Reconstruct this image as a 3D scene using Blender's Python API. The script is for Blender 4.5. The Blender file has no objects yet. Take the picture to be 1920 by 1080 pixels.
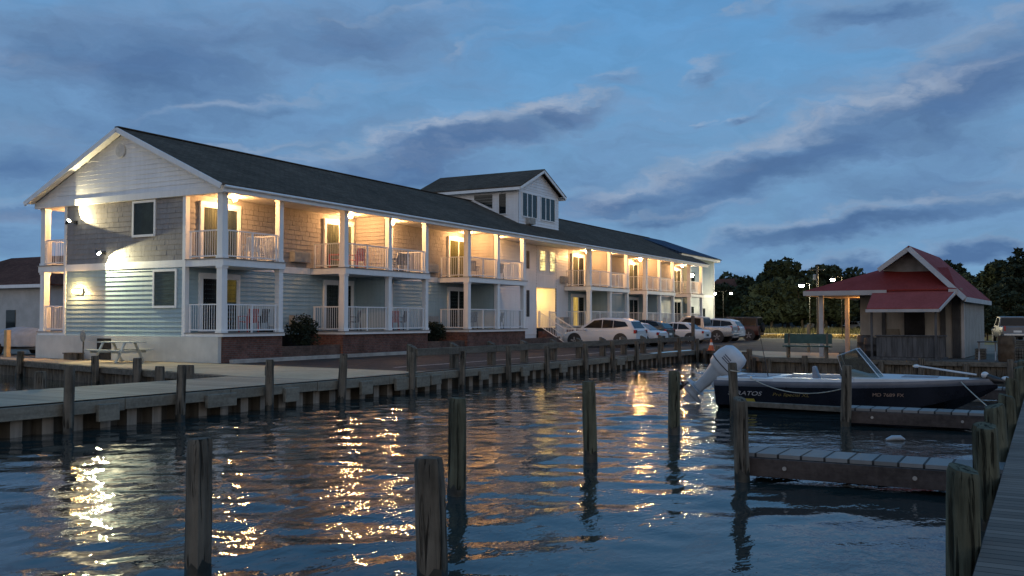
import bpy, math, random
from mathutils import Vector, Matrix
random.seed(7)
R = math.radians
S = bpy.context.scene
COL = S.collection

# ------------------------------------------------------------------ camera
TH = R(29.1)                      # heading of the lens from the building's long axis (+X)
EYE = 2.15
cam_d = bpy.data.cameras.new('camera'); cam = bpy.data.objects.new('camera', cam_d); COL.objects.link(cam)
cam.location = (0, 0, EYE); cam.rotation_euler = (R(90 + 1.95), 0, TH - R(90))
cam_d.sensor_width = 36; cam_d.lens = 33.75; cam_d.clip_end = 4000; cam_d.clip_start = 0.05
S.camera = cam
S.view_settings.view_transform = 'Standard'; S.view_settings.look = 'None'
S.view_settings.exposure = 0.0; S.view_settings.gamma = 1; S.view_settings.use_curve_mapping = False
S.render.engine = 'CYCLES'
S.cycles.use_denoising = True
S.cycles.max_bounces = 6; S.cycles.sample_clamp_indirect = 4.0
S.cycles.caustics_reflective = False; S.cycles.caustics_refractive = False

# ------------------------------------------------------------------ sky
def nod(nt, t, **kw):
    n = nt.nodes.new(t)
    for k, v in kw.items(): setattr(n, k, v)
    return n
def put(nt, sock, v):
    if isinstance(v, bpy.types.NodeSocket): nt.links.new(v, sock)
    else: sock.default_value = v
def mth(nt, op, a, b=0.0, c=0.0, clamp=False):
    n = nod(nt, 'ShaderNodeMath', operation=op, use_clamp=clamp)
    put(nt, n.inputs[0], a); put(nt, n.inputs[1], b)
    if len(n.inputs) > 2: put(nt, n.inputs[2], c)
    return n.outputs[0]
def rng(nt, v, a, b, c=0.0, d=1.0, smooth=True):
    n = nod(nt, 'ShaderNodeMapRange', interpolation_type='SMOOTHSTEP' if smooth else 'LINEAR', clamp=True) if smooth else nod(nt, 'ShaderNodeMapRange', clamp=True)
    for s, x in zip(range(5), (v, a, b, c, d)): put(nt, n.inputs[s], x)
    return n.outputs[0]
def mixc(nt, f, a, b, mode='MIX'):
    n = nod(nt, 'ShaderNodeMix', data_type='RGBA', blend_type=mode)
    put(nt, n.inputs[0], f); put(nt, n.inputs[6], a); put(nt, n.inputs[7], b)
    return n.outputs[2]
def srgb(r, g, b):
    f = lambda c: (c/255/12.92 if c/255 <= .04045 else ((c/255 + .055)/1.055)**2.4)
    return (f(r), f(g), f(b), 1)

W = bpy.data.worlds.new('World'); S.world = W; W.use_nodes = True
nt = W.node_tree; nt.nodes.clear()
tc = nod(nt, 'ShaderNodeTexCoord')
sep = nod(nt, 'ShaderNodeSeparateXYZ'); nt.links.new(tc.outputs['Generated'], sep.inputs[0])
X, Y, Z = sep.outputs
Fw = mth(nt, 'ADD', mth(nt, 'MULTIPLY', X, math.cos(TH)), mth(nt, 'MULTIPLY', Y, math.sin(TH)))
Rt = mth(nt, 'SUBTRACT', mth(nt, 'MULTIPLY', X, math.sin(TH)), mth(nt, 'MULTIPLY', Y, math.cos(TH)))
AZ = mth(nt, 'MULTIPLY', mth(nt, 'ARCTAN2', Rt, Fw), 1.8)
EL = mth(nt, 'MULTIPLY', mth(nt, 'ARCSINE', Z), 1.8)
cmb = nod(nt, 'ShaderNodeCombineXYZ'); put(nt, cmb.inputs[0], AZ); put(nt, cmb.inputs[1], EL)
def noise(nt, vec, scale, detail=4, rough=.55, dist=0.0, stretch=None, rot=0.0):
    if stretch:
        m = nod(nt, 'ShaderNodeMapping'); nt.links.new(vec, m.inputs[0]); m.inputs['Scale'].default_value = stretch
        m.inputs['Rotation'].default_value = (0, 0, rot); vec = m.outputs[0]
    n = nod(nt, 'ShaderNodeTexNoise'); nt.links.new(vec, n.inputs['Vector'])
    n.inputs['Scale'].default_value = scale; n.inputs['Detail'].default_value = detail
    n.inputs['Roughness'].default_value = rough; n.inputs['Distortion'].default_value = dist
    return n
# wind-drawn warp of the cloud field
wn = noise(nt, cmb.outputs[0], 5.0, 5, .6, 0, (1, 2.2, 1), R(-10))
off = nod(nt, 'ShaderNodeVectorMath', operation='SUBTRACT'); nt.links.new(wn.outputs['Color'], off.inputs[0]); off.inputs[1].default_value = (.5, .5, .5)
scl = nod(nt, 'ShaderNodeVectorMath', operation='MULTIPLY'); nt.links.new(off.outputs[0], scl.inputs[0]); scl.inputs[1].default_value = (.26, .12, 0)
wv = nod(nt, 'ShaderNodeVectorMath', operation='ADD'); nt.links.new(cmb.outputs[0], wv.inputs[0]); nt.links.new(scl.outputs[0], wv.inputs[1])
# clouds: azimuth/elevation (x, y in 1/1.8 rad from the heading; measured), half length, half thickness, tilt, density, lit rim
CLOUDS = [(280, 240, 800, 330, 2, .62, .1), (1000, 330, 900, 170, 8, .42, .15), (1750, 330, 700, 300, 12, .5, .1), (250, 120, 640, 190, 4, .85, .10), (40, 310, 300, 90, -8, .8, .15), (640, 70, 460, 130, 6, .75, .15), (520, 205, 330, 40, 8, .6, .5),
          (840, 272, 410, 66, 13, 1.15, 1.0), (1060, 212, 170, 46, 9, 1.1, 1.1), (740, 325, 420, 55, 6, .85, .25), (1480, 305, 520, 92, 16, 1.1, .9),
          (1820, 165, 330, 130, 22, 1.0, .5), (1180, 375, 330, 50, 6, .9, .2), (1620, 425, 470, 44, 8, 1.05, .6), (1720, 492, 560, 30, 3, 1.0, .3),
          (1345, 128, 75, 30, 18, .6, .9), (1160, 142, 85, 26, 5, .5, .7), (1375, 208, 95, 19, 12, .6, 1.0), (1270, 222, 45, 15, 5, .5, .9),
          (1415, 8, 120, 24, 10, .5, .8), (1660, 25, 240, 60, -4, .8, .3), (40, 400, 330, 40, 4, .8, .4), (430, 300, 260, 34, 10, .5, .5),
          (960, 90, 220, 30, 12, .45, .5), (780, 40, 300, 30, 5, .5, .3), (1020, 470, 300, 20, 3, .4, .2), (1250, 410, 260, 26, 5, .7, .3),
          (-500, 200, 700, 160, 5, .8, .3), (-300, 450, 600, 60, 3, .8, .3), (2500, 200, 600, 140, 14, .9, .4), (2400, 430, 500, 60, 4, .9, .3),
          (600, -420, 700, 160, 10, .8, .3), (1500, -600, 600, 200, 14, .8, .4), (1300, -260, 500, 90, 14, .7, .4)]
D = None; E = None
for (px, py, hx, hy, tilt, dens, rim) in CLOUDS:
    a = math.atan((px - 960)/1800); el = math.atan((602 - py)/1800*math.cos(a))
    m = nod(nt, 'ShaderNodeMapping', vector_type='TEXTURE'); nt.links.new(wv.outputs[0], m.inputs[0])
    m.inputs['Location'].default_value = (a*1.8, el*1.8, 0); m.inputs['Rotation'].default_value = (0, 0, R(tilt)); m.inputs['Scale'].default_value = (hx/1000, hy/1000, 1)
    g = nod(nt, 'ShaderNodeTexGradient', gradient_type='SPHERICAL'); nt.links.new(m.outputs[0], g.inputs[0])
    sp = nod(nt, 'ShaderNodeSeparateXYZ'); nt.links.new(m.outputs[0], sp.inputs[0])
    w = mth(nt, 'MULTIPLY', g.outputs['Fac'], dens)
    e = mth(nt, 'MULTIPLY', rng(nt, g.outputs['Fac'], 0.02, .3, 0, rim), rng(nt, sp.outputs[1], .12, .62))
    D = w if D is None else mth(nt, 'MAXIMUM', D, w)
    E = e if E is None else mth(nt, 'MAXIMUM', E, e)
n1 = noise(nt, wv.outputs[0], 3.6, 7, .58, .25, (1, 3.6, 1), R(-12))
n2 = noise(nt, wv.outputs[0], 11.0, 6, .58, .2, (1, 3.0, 1), R(-12))
nn = mth(nt, 'ADD', mth(nt, 'MULTIPLY', n1.outputs['Fac'], .75), mth(nt, 'MULTIPLY', n2.outputs['Fac'], .25))
dd = mth(nt, 'ADD', D, mth(nt, 'MULTIPLY', mth(nt, 'SUBTRACT', nn, .5), 1.05))
CLD = rng(nt, dd, -.10, .58)
CORE = rng(nt, dd, .30, .95)
sky = nod(nt, 'ShaderNodeTexSky', sky_type='NISHITA'); sky.sun_disc = False
sky.sun_elevation = R(1.5); sky.sun_rotation = R(90) - (TH + math.pi); sky.air_density = 1.2; sky.ozone_density = 3
clear = mixc(nt, rng(nt, EL, 0, .75), srgb(122, 168, 206), srgb(92, 151, 205))
skm = mixc(nt, 1.0, sky.outputs[0], (.10, .10, .10, 1), 'MULTIPLY')
clear = mixc(nt, .12, clear, skm)
cloud = mixc(nt, CORE, srgb(104, 139, 178), srgb(74, 105, 148))
body = mixc(nt, mth(nt, 'MULTIPLY', CLD, .93), clear, cloud)
rimf = mth(nt, 'MULTIPLY', mth(nt, 'MULTIPLY', E, CLD), rng(nt, n2.outputs['Fac'], .25, .62))
body = mixc(nt, mth(nt, 'MULTIPLY', rimf, .95), body, srgb(150, 166, 189))
# afterglow: the sun has gone down behind the viewer, that half of the sky is brighter and paler
n3 = noise(nt, wv.outputs[0], 7.5, 7, .62, .4, (1, 2.8, 1), R(-9))
mot = mth(nt, 'ADD', .80, mth(nt, 'MULTIPLY', n3.outputs['Fac'], .40)); mk = nod(nt, 'ShaderNodeCombineColor'); [put(nt, mk.inputs[i], mot) for i in range(3)]
body = mixc(nt, 1.0, body, mk.outputs[0], 'MULTIPLY')
glow = rng(nt, Fw, .25, -.85)
lowz = rng(nt, Z, .75, .0)
gf = mth(nt, 'MULTIPLY', glow, lowz)
body = mixc(nt, gf, body, (.80, .69, .60, 1))
below = rng(nt, Z, -.02, -.12)
body = mixc(nt, below, body, (.03, .04, .05, 1))
bg = nod(nt, 'ShaderNodeBackground'); nt.links.new(body, bg.inputs[0]); bg.inputs[1].default_value = 1.08
wo = nod(nt, 'ShaderNodeOutputWorld'); nt.links.new(bg.outputs[0], wo.inputs[0])
W.cycles.sampling_method = 'MANUAL'; W.cycles.sample_map_resolution = 512

sun_d = bpy.data.lights.new('sun', 'SUN'); sun = bpy.data.objects.new('sun', sun_d); COL.objects.link(sun)
sun_d.energy = 0.09; sun_d.angle = R(50); sun_d.color = (1.0, .93, .85)      # last light, below the clouds behind the viewer
sun.rotation_euler = (R(90 - 14), 0, TH - R(90) + R(8))

# ------------------------------------------------------------------ helpers
class MB:
    def __init__(s): s.v = []; s.f = []; s.mi = []; s.m = 0
    def add(s, vs, fs):
        n = len(s.v); s.v += [tuple(p) for p in vs]; s.f += [tuple(i + n for i in f) for f in fs]; s.mi += [s.m]*len(fs); return s
    def box(s, x0, x1, y0, y1, z0, z1):
        if x0 > x1: x0, x1 = x1, x0
        if y0 > y1: y0, y1 = y1, y0
        if z0 > z1: z0, z1 = z1, z0
        return s.add([(x0,y0,z0),(x1,y0,z0),(x1,y1,z0),(x0,y1,z0),(x0,y0,z1),(x1,y0,z1),(x1,y1,z1),(x0,y1,z1)],
                     [(0,3,2,1),(4,5,6,7),(0,1,5,4),(1,2,6,5),(2,3,7,6),(3,0,4,7)])
    def beam(s, p, q, w, h, up=(0,0,1)):
        p = Vector(p); q = Vector(q); d = (q-p).normalized(); up = Vector(up)
        sd = d.cross(up)
        if sd.length < 1e-4: sd = d.cross(Vector((1,0,0)))
        sd.normalize(); uu = sd.cross(d)
        vs = []
        for c in (p, q):
            for a, b in ((-1,-1),(1,-1),(1,1),(-1,1)): vs.append(c + sd*a*w/2 + uu*b*h/2)
        return s.add(vs, [(3,2,1,0),(4,5,6,7),(0,1,5,4),(1,2,6,5),(2,3,7,6),(3,0,4,7)])
    def tube(s, pts, r, n=8, cap=True):
        pts = [Vector(p) for p in pts]; rs = r if isinstance(r, (list, tuple)) else [r]*len(pts)
        vs = []; up = Vector((0,0,1))
        for i, p in enumerate(pts):
            d = (pts[min(i+1, len(pts)-1)] - pts[max(i-1, 0)]).normalized()
            a = d.cross(up)
            if a.length < .05: a = d.cross(Vector((1,0,0)))
            a.normalize(); b = a.cross(d)
            for k in range(n):
                t = 2*math.pi*k/n; vs.append(p + (a*math.cos(t) + b*math.sin(t))*rs[i])
        fs = []
        for i in range(len(pts)-1):
            for k in range(n): fs.append((i*n+k, i*n+(k+1)%n, (i+1)*n+(k+1)%n, (i+1)*n+k))
        if cap: fs.append(tuple(range(n))[::-1]); fs.append(tuple((len(pts)-1)*n+k for k in range(n)))
        return s.add(vs, [f[::-1] for f in fs])
    def lathe(s, c, prof, n=16, axis='z'):
        vs = []
        for (r, h) in prof:
            for k in range(n):
                t = 2*math.pi*k/n; a, b = r*math.cos(t), r*math.sin(t)
                vs.append((c[0]+a, c[1]+b, c[2]+h) if axis == 'z' else ((c[0]+a, c[1]+h, c[2]-b) if axis == 'y' else (c[0]+h, c[1]+a, c[2]+b)))
        fs = []
        for i in range(len(prof)-1):
            for k in range(n): fs.append((i*n+k, i*n+(k+1)%n, (i+1)*n+(k+1)%n, (i+1)*n+k))
        fs.append(tuple(range(n))[::-1]); fs.append(tuple((len(prof)-1)*n+k for k in range(n)))
        return s.add(vs, fs)
    def prism(s, pts, z0, z1):
        n = len(pts)
        A = sum(pts[i][0]*pts[(i+1)%n][1] - pts[(i+1)%n][0]*pts[i][1] for i in range(n))
        if A < 0: pts = pts[::-1]
        vs = [(x,y,z0) for x,y in pts] + [(x,y,z1) for x,y in pts]
        return s.add(vs, [tuple(range(n))[::-1], tuple(range(n, 2*n))] + [(i, (i+1)%n, n+(i+1)%n, n+i) for i in range(n)])
    def slab(s, pts, d):
        """solid from a planar 3-D outline pushed by the vector d"""
        n = len(pts); pts = [Vector(p) for p in pts]; d = Vector(d)
        nr = Vector((0,0,0))
        for i in range(n): nr += pts[i].cross(pts[(i+1)%n])
        if nr.dot(d) < 0: pts = pts[::-1]
        return s.add(pts + [p+d for p in pts], [tuple(range(n))[::-1], tuple(range(n, 2*n))] + [(i, (i+1)%n, n+(i+1)%n, n+i) for i in range(n)])
    def loft(s, rings, caps=True):
        n = len(rings[0]); vs = [p for r in rings for p in r]; fs = []
        for i in range(len(rings)-1):
            for k in range(n): fs.append((i*n+k, i*n+(k+1)%n, (i+1)*n+(k+1)%n, (i+1)*n+k))
        if caps: fs.append(tuple(range(n))[::-1]); fs.append(tuple((len(rings)-1)*n+k for k in range(n)))
        return s.add(vs, fs)
    def ball(s, c, r, n=12, m=8, sc=(1,1,1)):
        prof = [(max(.001, math.sin(math.pi*i/m))*r, -math.cos(math.pi*i/m)*r) for i in range(m+1)]
        k = len(s.v); s.lathe((0,0,0), prof, n)
        s.v[k:] = [(c[0]+x*sc[0], c[1]+y*sc[1], c[2]+z*sc[2]) for x,y,z in s.v[k:]]
        return s
    def build(s, name, mat, parent=None, smooth=False, bevel=0.0, fix=False):
        off = Vector((0,0,0)); p = parent
        while p is not None: off += p.location; p = p.parent
        me = bpy.data.meshes.new(name); me.from_pydata([(x-off.x, y-off.y, z-off.z) for x,y,z in s.v], [], s.f)
        for m in (mat if isinstance(mat, (list, tuple)) else [mat]): me.materials.append(m)
        me.polygons.foreach_set('material_index', s.mi)
        if smooth:
            me.polygons.foreach_set('use_smooth', [True]*len(me.polygons)); me.update()
            me.set_sharp_from_angle(angle=R(smooth if smooth is not True else 45))
        if fix:
            import bmesh
            bm = bmesh.new(); bm.from_mesh(me); bmesh.ops.recalc_face_normals(bm, faces=bm.faces); bm.to_mesh(me); bm.free()
        me.update()
        o = bpy.data.objects.new(name, me); COL.objects.link(o); o.parent = parent
        if bevel:
            b = o.modifiers.new('bevel', 'BEVEL'); b.width = bevel; b.segments = 2; b.limit_method = 'ANGLE'; b.angle_limit = R(40)
        return o
def tag(o, label=None, cat=None, group=None, kind=None):
    if label: o['label'] = label
    if cat: o['category'] = cat
    if group: o['group'] = group
    if kind: o['kind'] = kind
    return o
def thing(name, loc, label, cat, group=None, rz=0):
    o = bpy.data.objects.new(name, None); COL.objects.link(o); o.location = loc; o.rotation_euler = (0,0,rz); o.empty_display_size = .3
    return tag(o, label, cat, group)
def copy_tree(o, parent=None):
    c = o.copy(); COL.objects.link(c); c.parent = parent
    for ch in list(o.children): copy_tree(ch, c)
    return c
def text_mesh(name, body, size, mat, parent, mw, depth=.002, shear=0.0, width=None):
    cu = bpy.data.curves.new(name, 'FONT'); cu.body = body; cu.size = size; cu.extrude = depth; cu.align_x = 'CENTER'; cu.align_y = 'CENTER'; cu.shear = shear
    t = bpy.data.objects.new(name, cu); COL.objects.link(t)
    bpy.context.view_layer.update()
    me = bpy.data.meshes.new_from_object(t.evaluated_get(bpy.context.evaluated_depsgraph_get()))
    bpy.data.objects.remove(t)
    if width:
        xs = [v.co.x for v in me.vertices]; k = width/(max(xs)-min(xs))
        for v in me.vertices: v.co.x *= k
    me.transform(mw); me.materials.clear(); me.materials.append(mat)
    o = bpy.data.objects.new(name, me); COL.objects.link(o); o.parent = parent
    return o
ORD = ['first','second','third','fourth','fifth','sixth','seventh','eighth','ninth','tenth','eleventh','twelfth','thirteenth','fourteenth','fifteenth','sixteenth','seventeenth','eighteenth']

# ------------------------------------------------------------------ materials
def base_mat(name, rough=.6, metal=0.0, spec=.5):
    m = bpy.data.materials.new(name); m.use_nodes = True; nt = m.node_tree
    b = nt.nodes['Principled BSDF']; b.inputs['Roughness'].default_value = rough; b.inputs['Metallic'].default_value = metal
    b.inputs['Specular IOR Level'].default_value = spec if rough < .65 else spec*.3
    tc = nod(nt, 'ShaderNodeTexCoord')
    return m, nt, b, tc.outputs['Object']
def bump(nt, b, h, dist, strength=1.0):
    n = nod(nt, 'ShaderNodeBump'); n.inputs['Strength'].default_value = strength; n.inputs['Distance'].default_value = dist
    nt.links.new(h, n.inputs['Height']); nt.links.new(n.outputs[0], b.inputs['Normal'])
def M(name, col, rough=.6, var=.18, scale=3.0, metal=0.0, spec=.5, bmp=0.0, stretch=None, fine=0.0, streak=0.0):
    m, nt, b, vec = base_mat(name, rough, metal, spec)
    n = noise(nt, vec, scale, 6, .6, 0, stretch or (1,1,1))
    f = n.outputs['Fac']
    if fine:
        n2 = noise(nt, vec, scale*9, 3, .6); f = mth(nt, 'ADD', mth(nt, 'MULTIPLY', f, 1-fine), mth(nt, 'MULTIPLY', n2.outputs['Fac'], fine))
    if streak:
        n3 = noise(nt, vec, 2.2, 4, .6, 0, (3, 3, .25)); f = mth(nt, 'ADD', mth(nt, 'MULTIPLY', f, 1-streak), mth(nt, 'MULTIPLY', n3.outputs['Fac'], streak))
    f = rng(nt, f, .3, .7)
    c0 = tuple(c*(1-var) for c in col[:3]) + (1,); c1 = tuple(min(1, c*(1+var)) for c in col[:3]) + (1,)
    put(nt, b.inputs['Base Color'], mixc(nt, f, c0, c1))
    put(nt, b.inputs['Roughness'], rng(nt, f, 0, 1, min(1, rough*1.12), rough*.85, False))
    if bmp: bump(nt, b, n.outputs['Fac'], bmp)
    return m
def emis(name, col, strength, var=None):
    m = bpy.data.materials.new(name); m.use_nodes = True; nt = m.node_tree; nt.nodes.clear()
    e = nod(nt, 'ShaderNodeEmission'); e.inputs[0].default_value = tuple(col[:3]) + (1,); e.inputs[1].default_value = strength
    if var:
        tc = nod(nt, 'ShaderNodeTexCoord'); n = noise(nt, tc.outputs['Object'], var[0], 3, .5, 0, var[1])
        put(nt, e.inputs[1], rng(nt, n.outputs['Fac'], .3, .7, strength*.45, strength*1.3))
    o = nod(nt, 'ShaderNodeOutputMaterial'); nt.links.new(e.outputs[0], o.inputs[0])
    return m
def plank_mat(name, col, axis, pitch, var=.25, rough=.75, gap=.05, grain=(1,1,1)):
    m, nt, b, vec = base_mat(name, rough)
    s = nod(nt, 'ShaderNodeSeparateXYZ'); nt.links.new(vec, s.inputs[0])
    t = mth(nt, 'DIVIDE', s.outputs['XYZ'.index(axis)], pitch)
    idx = mth(nt, 'FLOOR', t); fr = mth(nt, 'FRACT', t)
    wn = nod(nt, 'ShaderNodeTexWhiteNoise', noise_dimensions='1D'); put(nt, wn.inputs['W'], idx)
    n = noise(nt, vec, 2.5, 6, .65, 0, grain); big = noise(nt, vec, .5, 3, .5)
    f = mth(nt, 'ADD', mth(nt, 'MULTIPLY', wn.outputs['Value'], .45), mth(nt, 'ADD', mth(nt, 'MULTIPLY', n.outputs['Fac'], .4), mth(nt, 'MULTIPLY', big.outputs['Fac'], .35)))
    c0 = tuple(c*(1-var) for c in col[:3]) + (1,); c1 = tuple(min(1, c*(1+var)) for c in col[:3]) + (1,)
    c = mixc(nt, rng(nt, f, .25, .9), c0, c1)
    g = mth(nt, 'LESS_THAN', mth(nt, 'ABSOLUTE', mth(nt, 'SUBTRACT', fr, .5)), .5 - gap)
    put(nt, b.inputs['Base Color'], mixc(nt, g, tuple(x*.18 for x in col[:3]) + (1,), c))
    h = mth(nt, 'ADD', mth(nt, 'MULTIPLY', g, 1.0), mth(nt, 'MULTIPLY', n.outputs['Fac'], .25))
    bump(nt, b, h, .01, .8)
    return m
def brick_mat(name, c1, c2, mortar, axes='XZ', w=.21, h=.075, bmp=.006):
    m, nt, b, vec = base_mat(name, .85)
    s = nod(nt, 'ShaderNodeSeparateXYZ'); nt.links.new(vec, s.inputs[0])
    cb = nod(nt, 'ShaderNodeCombineXYZ')
    put(nt, cb.inputs[0], mth(nt, 'ADD', s.outputs[0], s.outputs[1])); put(nt, cb.inputs[1], s.outputs[2])
    t = nod(nt, 'ShaderNodeTexBrick'); nt.links.new(cb.outputs[0], t.inputs['Vector'])
    t.inputs['Color1'].default_value = tuple(c1) + (1,); t.inputs['Color2'].default_value = tuple(c2) + (1,); t.inputs['Mortar'].default_value = tuple(mortar) + (1,)
    t.inputs['Scale'].default_value = 1; t.inputs['Mortar Size'].default_value = h*.12; t.inputs['Brick Width'].default_value = w; t.inputs['Row Height'].default_value = h
    t.inputs['Mortar Smooth'].default_value = .2
    n = noise(nt, vec, 1.3, 5, .6); n2 = noise(nt, vec, 8, 3, .6)
    f = mth(nt, 'ADD', mth(nt, 'MULTIPLY', n.outputs['Fac'], .6), mth(nt, 'MULTIPLY', n2.outputs['Fac'], .4))
    k = rng(nt, f, .3, .7, .6, 1.35)
    kk = nod(nt, 'ShaderNodeCombineColor'); [put(nt, kk.inputs[i], k) for i in range(3)]
    put(nt, b.inputs['Base Color'], mixc(nt, 1.0, t.outputs['Color'], kk.outputs[0], 'MULTIPLY'))
    bump(nt, b, mth(nt, 'SUBTRACT', 1.0, t.outputs['Fac']), bmp)
    return m
def roof_mat(name, col, row=.14, tab=.3, slope='Y'):
    m, nt, b, vec = base_mat(name, .95, 0, .2)
    s = nod(nt, 'ShaderNodeSeparateXYZ'); nt.links.new(vec, s.inputs[0])
    cb = nod(nt, 'ShaderNodeCombineXYZ'); put(nt, cb.inputs[0], s.outputs[0 if slope == 'Y' else 1]); put(nt, cb.inputs[1], s.outputs[1 if slope == 'Y' else 0])
    t = nod(nt, 'ShaderNodeTexBrick'); nt.links.new(cb.outputs[0], t.inputs['Vector'])
    t.inputs['Color1'].default_value = tuple(c*.8 for c in col) + (1,); t.inputs['Color2'].default_value = tuple(c*1.2 for c in col) + (1,); t.inputs['Mortar'].default_value = tuple(c*.5 for c in col) + (1,)
    t.inputs['Scale'].default_value = 1; t.inputs['Mortar Size'].default_value = .008; t.inputs['Brick Width'].default_value = tab; t.inputs['Row Height'].default_value = row
    n = noise(nt, vec, .45, 6, .65); n2 = noise(nt, vec, 14, 3, .6)
    f = mth(nt, 'ADD', mth(nt, 'MULTIPLY', n.outputs['Fac'], .6), mth(nt, 'MULTIPLY', n2.outputs['Fac'], .4))
    k = rng(nt, f, .3, .7, .72, 1.28); kk = nod(nt, 'ShaderNodeCombineColor'); [put(nt, kk.inputs[i], k) for i in range(3)]
    put(nt, b.inputs['Base Color'], mixc(nt, 1.0, t.outputs['Color'], kk.outputs[0], 'MULTIPLY'))
    bump(nt, b, mth(nt, 'SUBTRACT', 1.0, t.outputs['Fac']), .008)
    return m
def glass_mat(name, tint=(.02,.025,.03), trans=.55, rough=.03):
    m, nt, b, vec = base_mat(name, rough); n = noise(nt, vec, 1.5, 3)
    put(nt, b.inputs['Base Color'], mixc(nt, n.outputs['Fac'], tuple(c*.8 for c in tint) + (1,), tuple(c*1.2 for c in tint) + (1,)))
    t = nod(nt, 'ShaderNodeBsdfTransparent'); t.inputs[0].default_value = (.85,.9,.88,1)
    mx = nod(nt, 'ShaderNodeMixShader'); mx.inputs[0].default_value = trans
    nt.links.new(b.outputs[0], mx.inputs[1]); nt.links.new(t.outputs[0], mx.inputs[2])
    nt.links.new(mx.outputs[0], nt.nodes['Material Output'].inputs[0])
    return m

WHITE = M('white_trim_paint', (.74,.75,.76), .5, .06, 2, streak=.5)
WHITE_SIDING = M('white_vinyl_siding', (.72,.73,.75), .5, .07, 1.2, streak=.5)
TEAL_SIDING = M('pale_teal_siding', (.30,.40,.435), .55, .10, 1.0, streak=.5)
SHAKE = M('grey_brown_shake', (.27,.255,.25), .75, .16, 2.2, fine=.5, streak=.3)
ROOF = roof_mat('dark_roof_shingles', (.095,.074,.057))
ROOF_X = roof_mat('dark_roof_shingles_cross', (.095,.074,.057), slope='X')
ROOF_BLUE = roof_mat('blue_grey_shingles', (.05,.075,.12))
BRICK = brick_mat('red_brick', (.17,.075,.06), (.11,.055,.05), (.13,.115,.10))
CONC_WALL = M('painted_foundation', (.52,.52,.49), .8, .12, 1.1, streak=.2, bmp=.004)
CEIL = M('soffit_paint', (.68,.66,.62), .6, .08, 2)
GLASS = glass_mat('window_glass', trans=.35)
DOOR_GLASS = glass_mat('sliding_door_glass', trans=.7)
CURT = M('curtain_fabric', (.42,.38,.30), .9, .35, 3, stretch=(6,6,.15))
DARKROOM = M('dark_room', (.02,.02,.022), .9, .3, 1.5)
LITCURT = emis('lit_room_curtain', (1,.58,.14), 1.6, (3, (5,5,.3)))
LITWIN = emis('lit_window_glow', (1,.70,.28), 16, (2, (2,2,1.5)))
ACM = M('air_conditioner_grille', (.30,.30,.29), .6, .15, 6)
GLOBE = emis('porch_lamp_globe', (1,.51,.19), 1550)
GLOBE_COOL = emis('flood_lamp_lens', (1,.93,.62), 60)
WOOD = M('weathered_timber', (.115,.10,.083), .85, .35, 1.6, bmp=.02, stretch=(5,5,.5), fine=.4)
WOODH = M('weathered_timber_boards', (.125,.112,.092), .85, .35, 1.6, bmp=.015, stretch=(.6,4,4), fine=.4)
def pile_mat(name, col):
    m, nt, b, vec = base_mat(name, .9)
    n = noise(nt, vec, 2.2, 6, .65, .3, (4,4,.35)); ck = noise(nt, vec, 9, 4, .6, .6, (2.4,2.4,.12)); bl = noise(nt, vec, 1.6, 4, .6)
    f = mth(nt, 'ADD', mth(nt, 'MULTIPLY', n.outputs['Fac'], .6), mth(nt, 'MULTIPLY', bl.outputs['Fac'], .4))
    c = mixc(nt, rng(nt, f, .3, .7), tuple(x*.45 for x in col) + (1,), tuple(x*1.6 for x in col) + (1,))
    k = rng(nt, ck.outputs['Fac'], .36, .46)
    put(nt, b.inputs['Base Color'], mixc(nt, k, tuple(x*.2 for x in col) + (1,), c))
    bump(nt, b, mth(nt, 'ADD', mth(nt, 'MULTIPLY', k, .6), n.outputs['Fac']), .03)
    return m
PILE = pile_mat('old_pile_timber', (.125,.108,.086))
PILE_GREEN = pile_mat('mossy_pile_timber', (.095,.095,.066))
WET = M('wet_algae_timber', (.022,.024,.02), .45, .4, 3, bmp=.02)
DECK_V = plank_mat('boardwalk_planks', (.37,.28,.195), 'X', .15, .22, grain=(4,.4,1))
DOCK_P = plank_mat('dock_planks', (.15,.115,.093), 'X', .14, .3, grain=(4,.4,1))
FINGER_P = plank_mat('finger_pier_planks', (.19,.185,.18), 'Y', .30, .2, grain=(.4,4,1))
CONC = M('plaza_concrete', (.44,.335,.22), .85, .16, .8, fine=.4, bmp=.004)
ASPH = M('asphalt', (.040,.036,.035), .9, .28, .7, fine=.5, bmp=.01)
LINE = M('parking_paint', (.42,.41,.39), .8, .25, 4)
CURB = M('kerb_concrete', (.36,.34,.31), .85, .2, 2)
GRASS = M('dry_lawn', (.21,.155,.055), .95, .4, .5, fine=.5, bmp=.03)
SOIL = M('sandy_ground', (.16,.14,.115), .95, .3, .5, fine=.5, bmp=.02)
CAPW = M('pale_weathered_cap', (.20,.185,.150), .85, .3, 1.6, bmp=.015, stretch=(.6,4,4), fine=.4)
SHEETD = M('dark_piling_pan', (.075,.068,.056), .8, .35, 1.5, streak=.7, bmp=.004)  # webs and inner pans, coloured darker than the outer flanges
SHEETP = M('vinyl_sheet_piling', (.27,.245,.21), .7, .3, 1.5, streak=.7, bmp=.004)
METAL = M('galvanised_metal', (.30,.31,.32), .45, .15, 4, metal=.7)
BLACK = M('black_plastic', (.018,.018,.02), .45, .25, 4)

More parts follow.
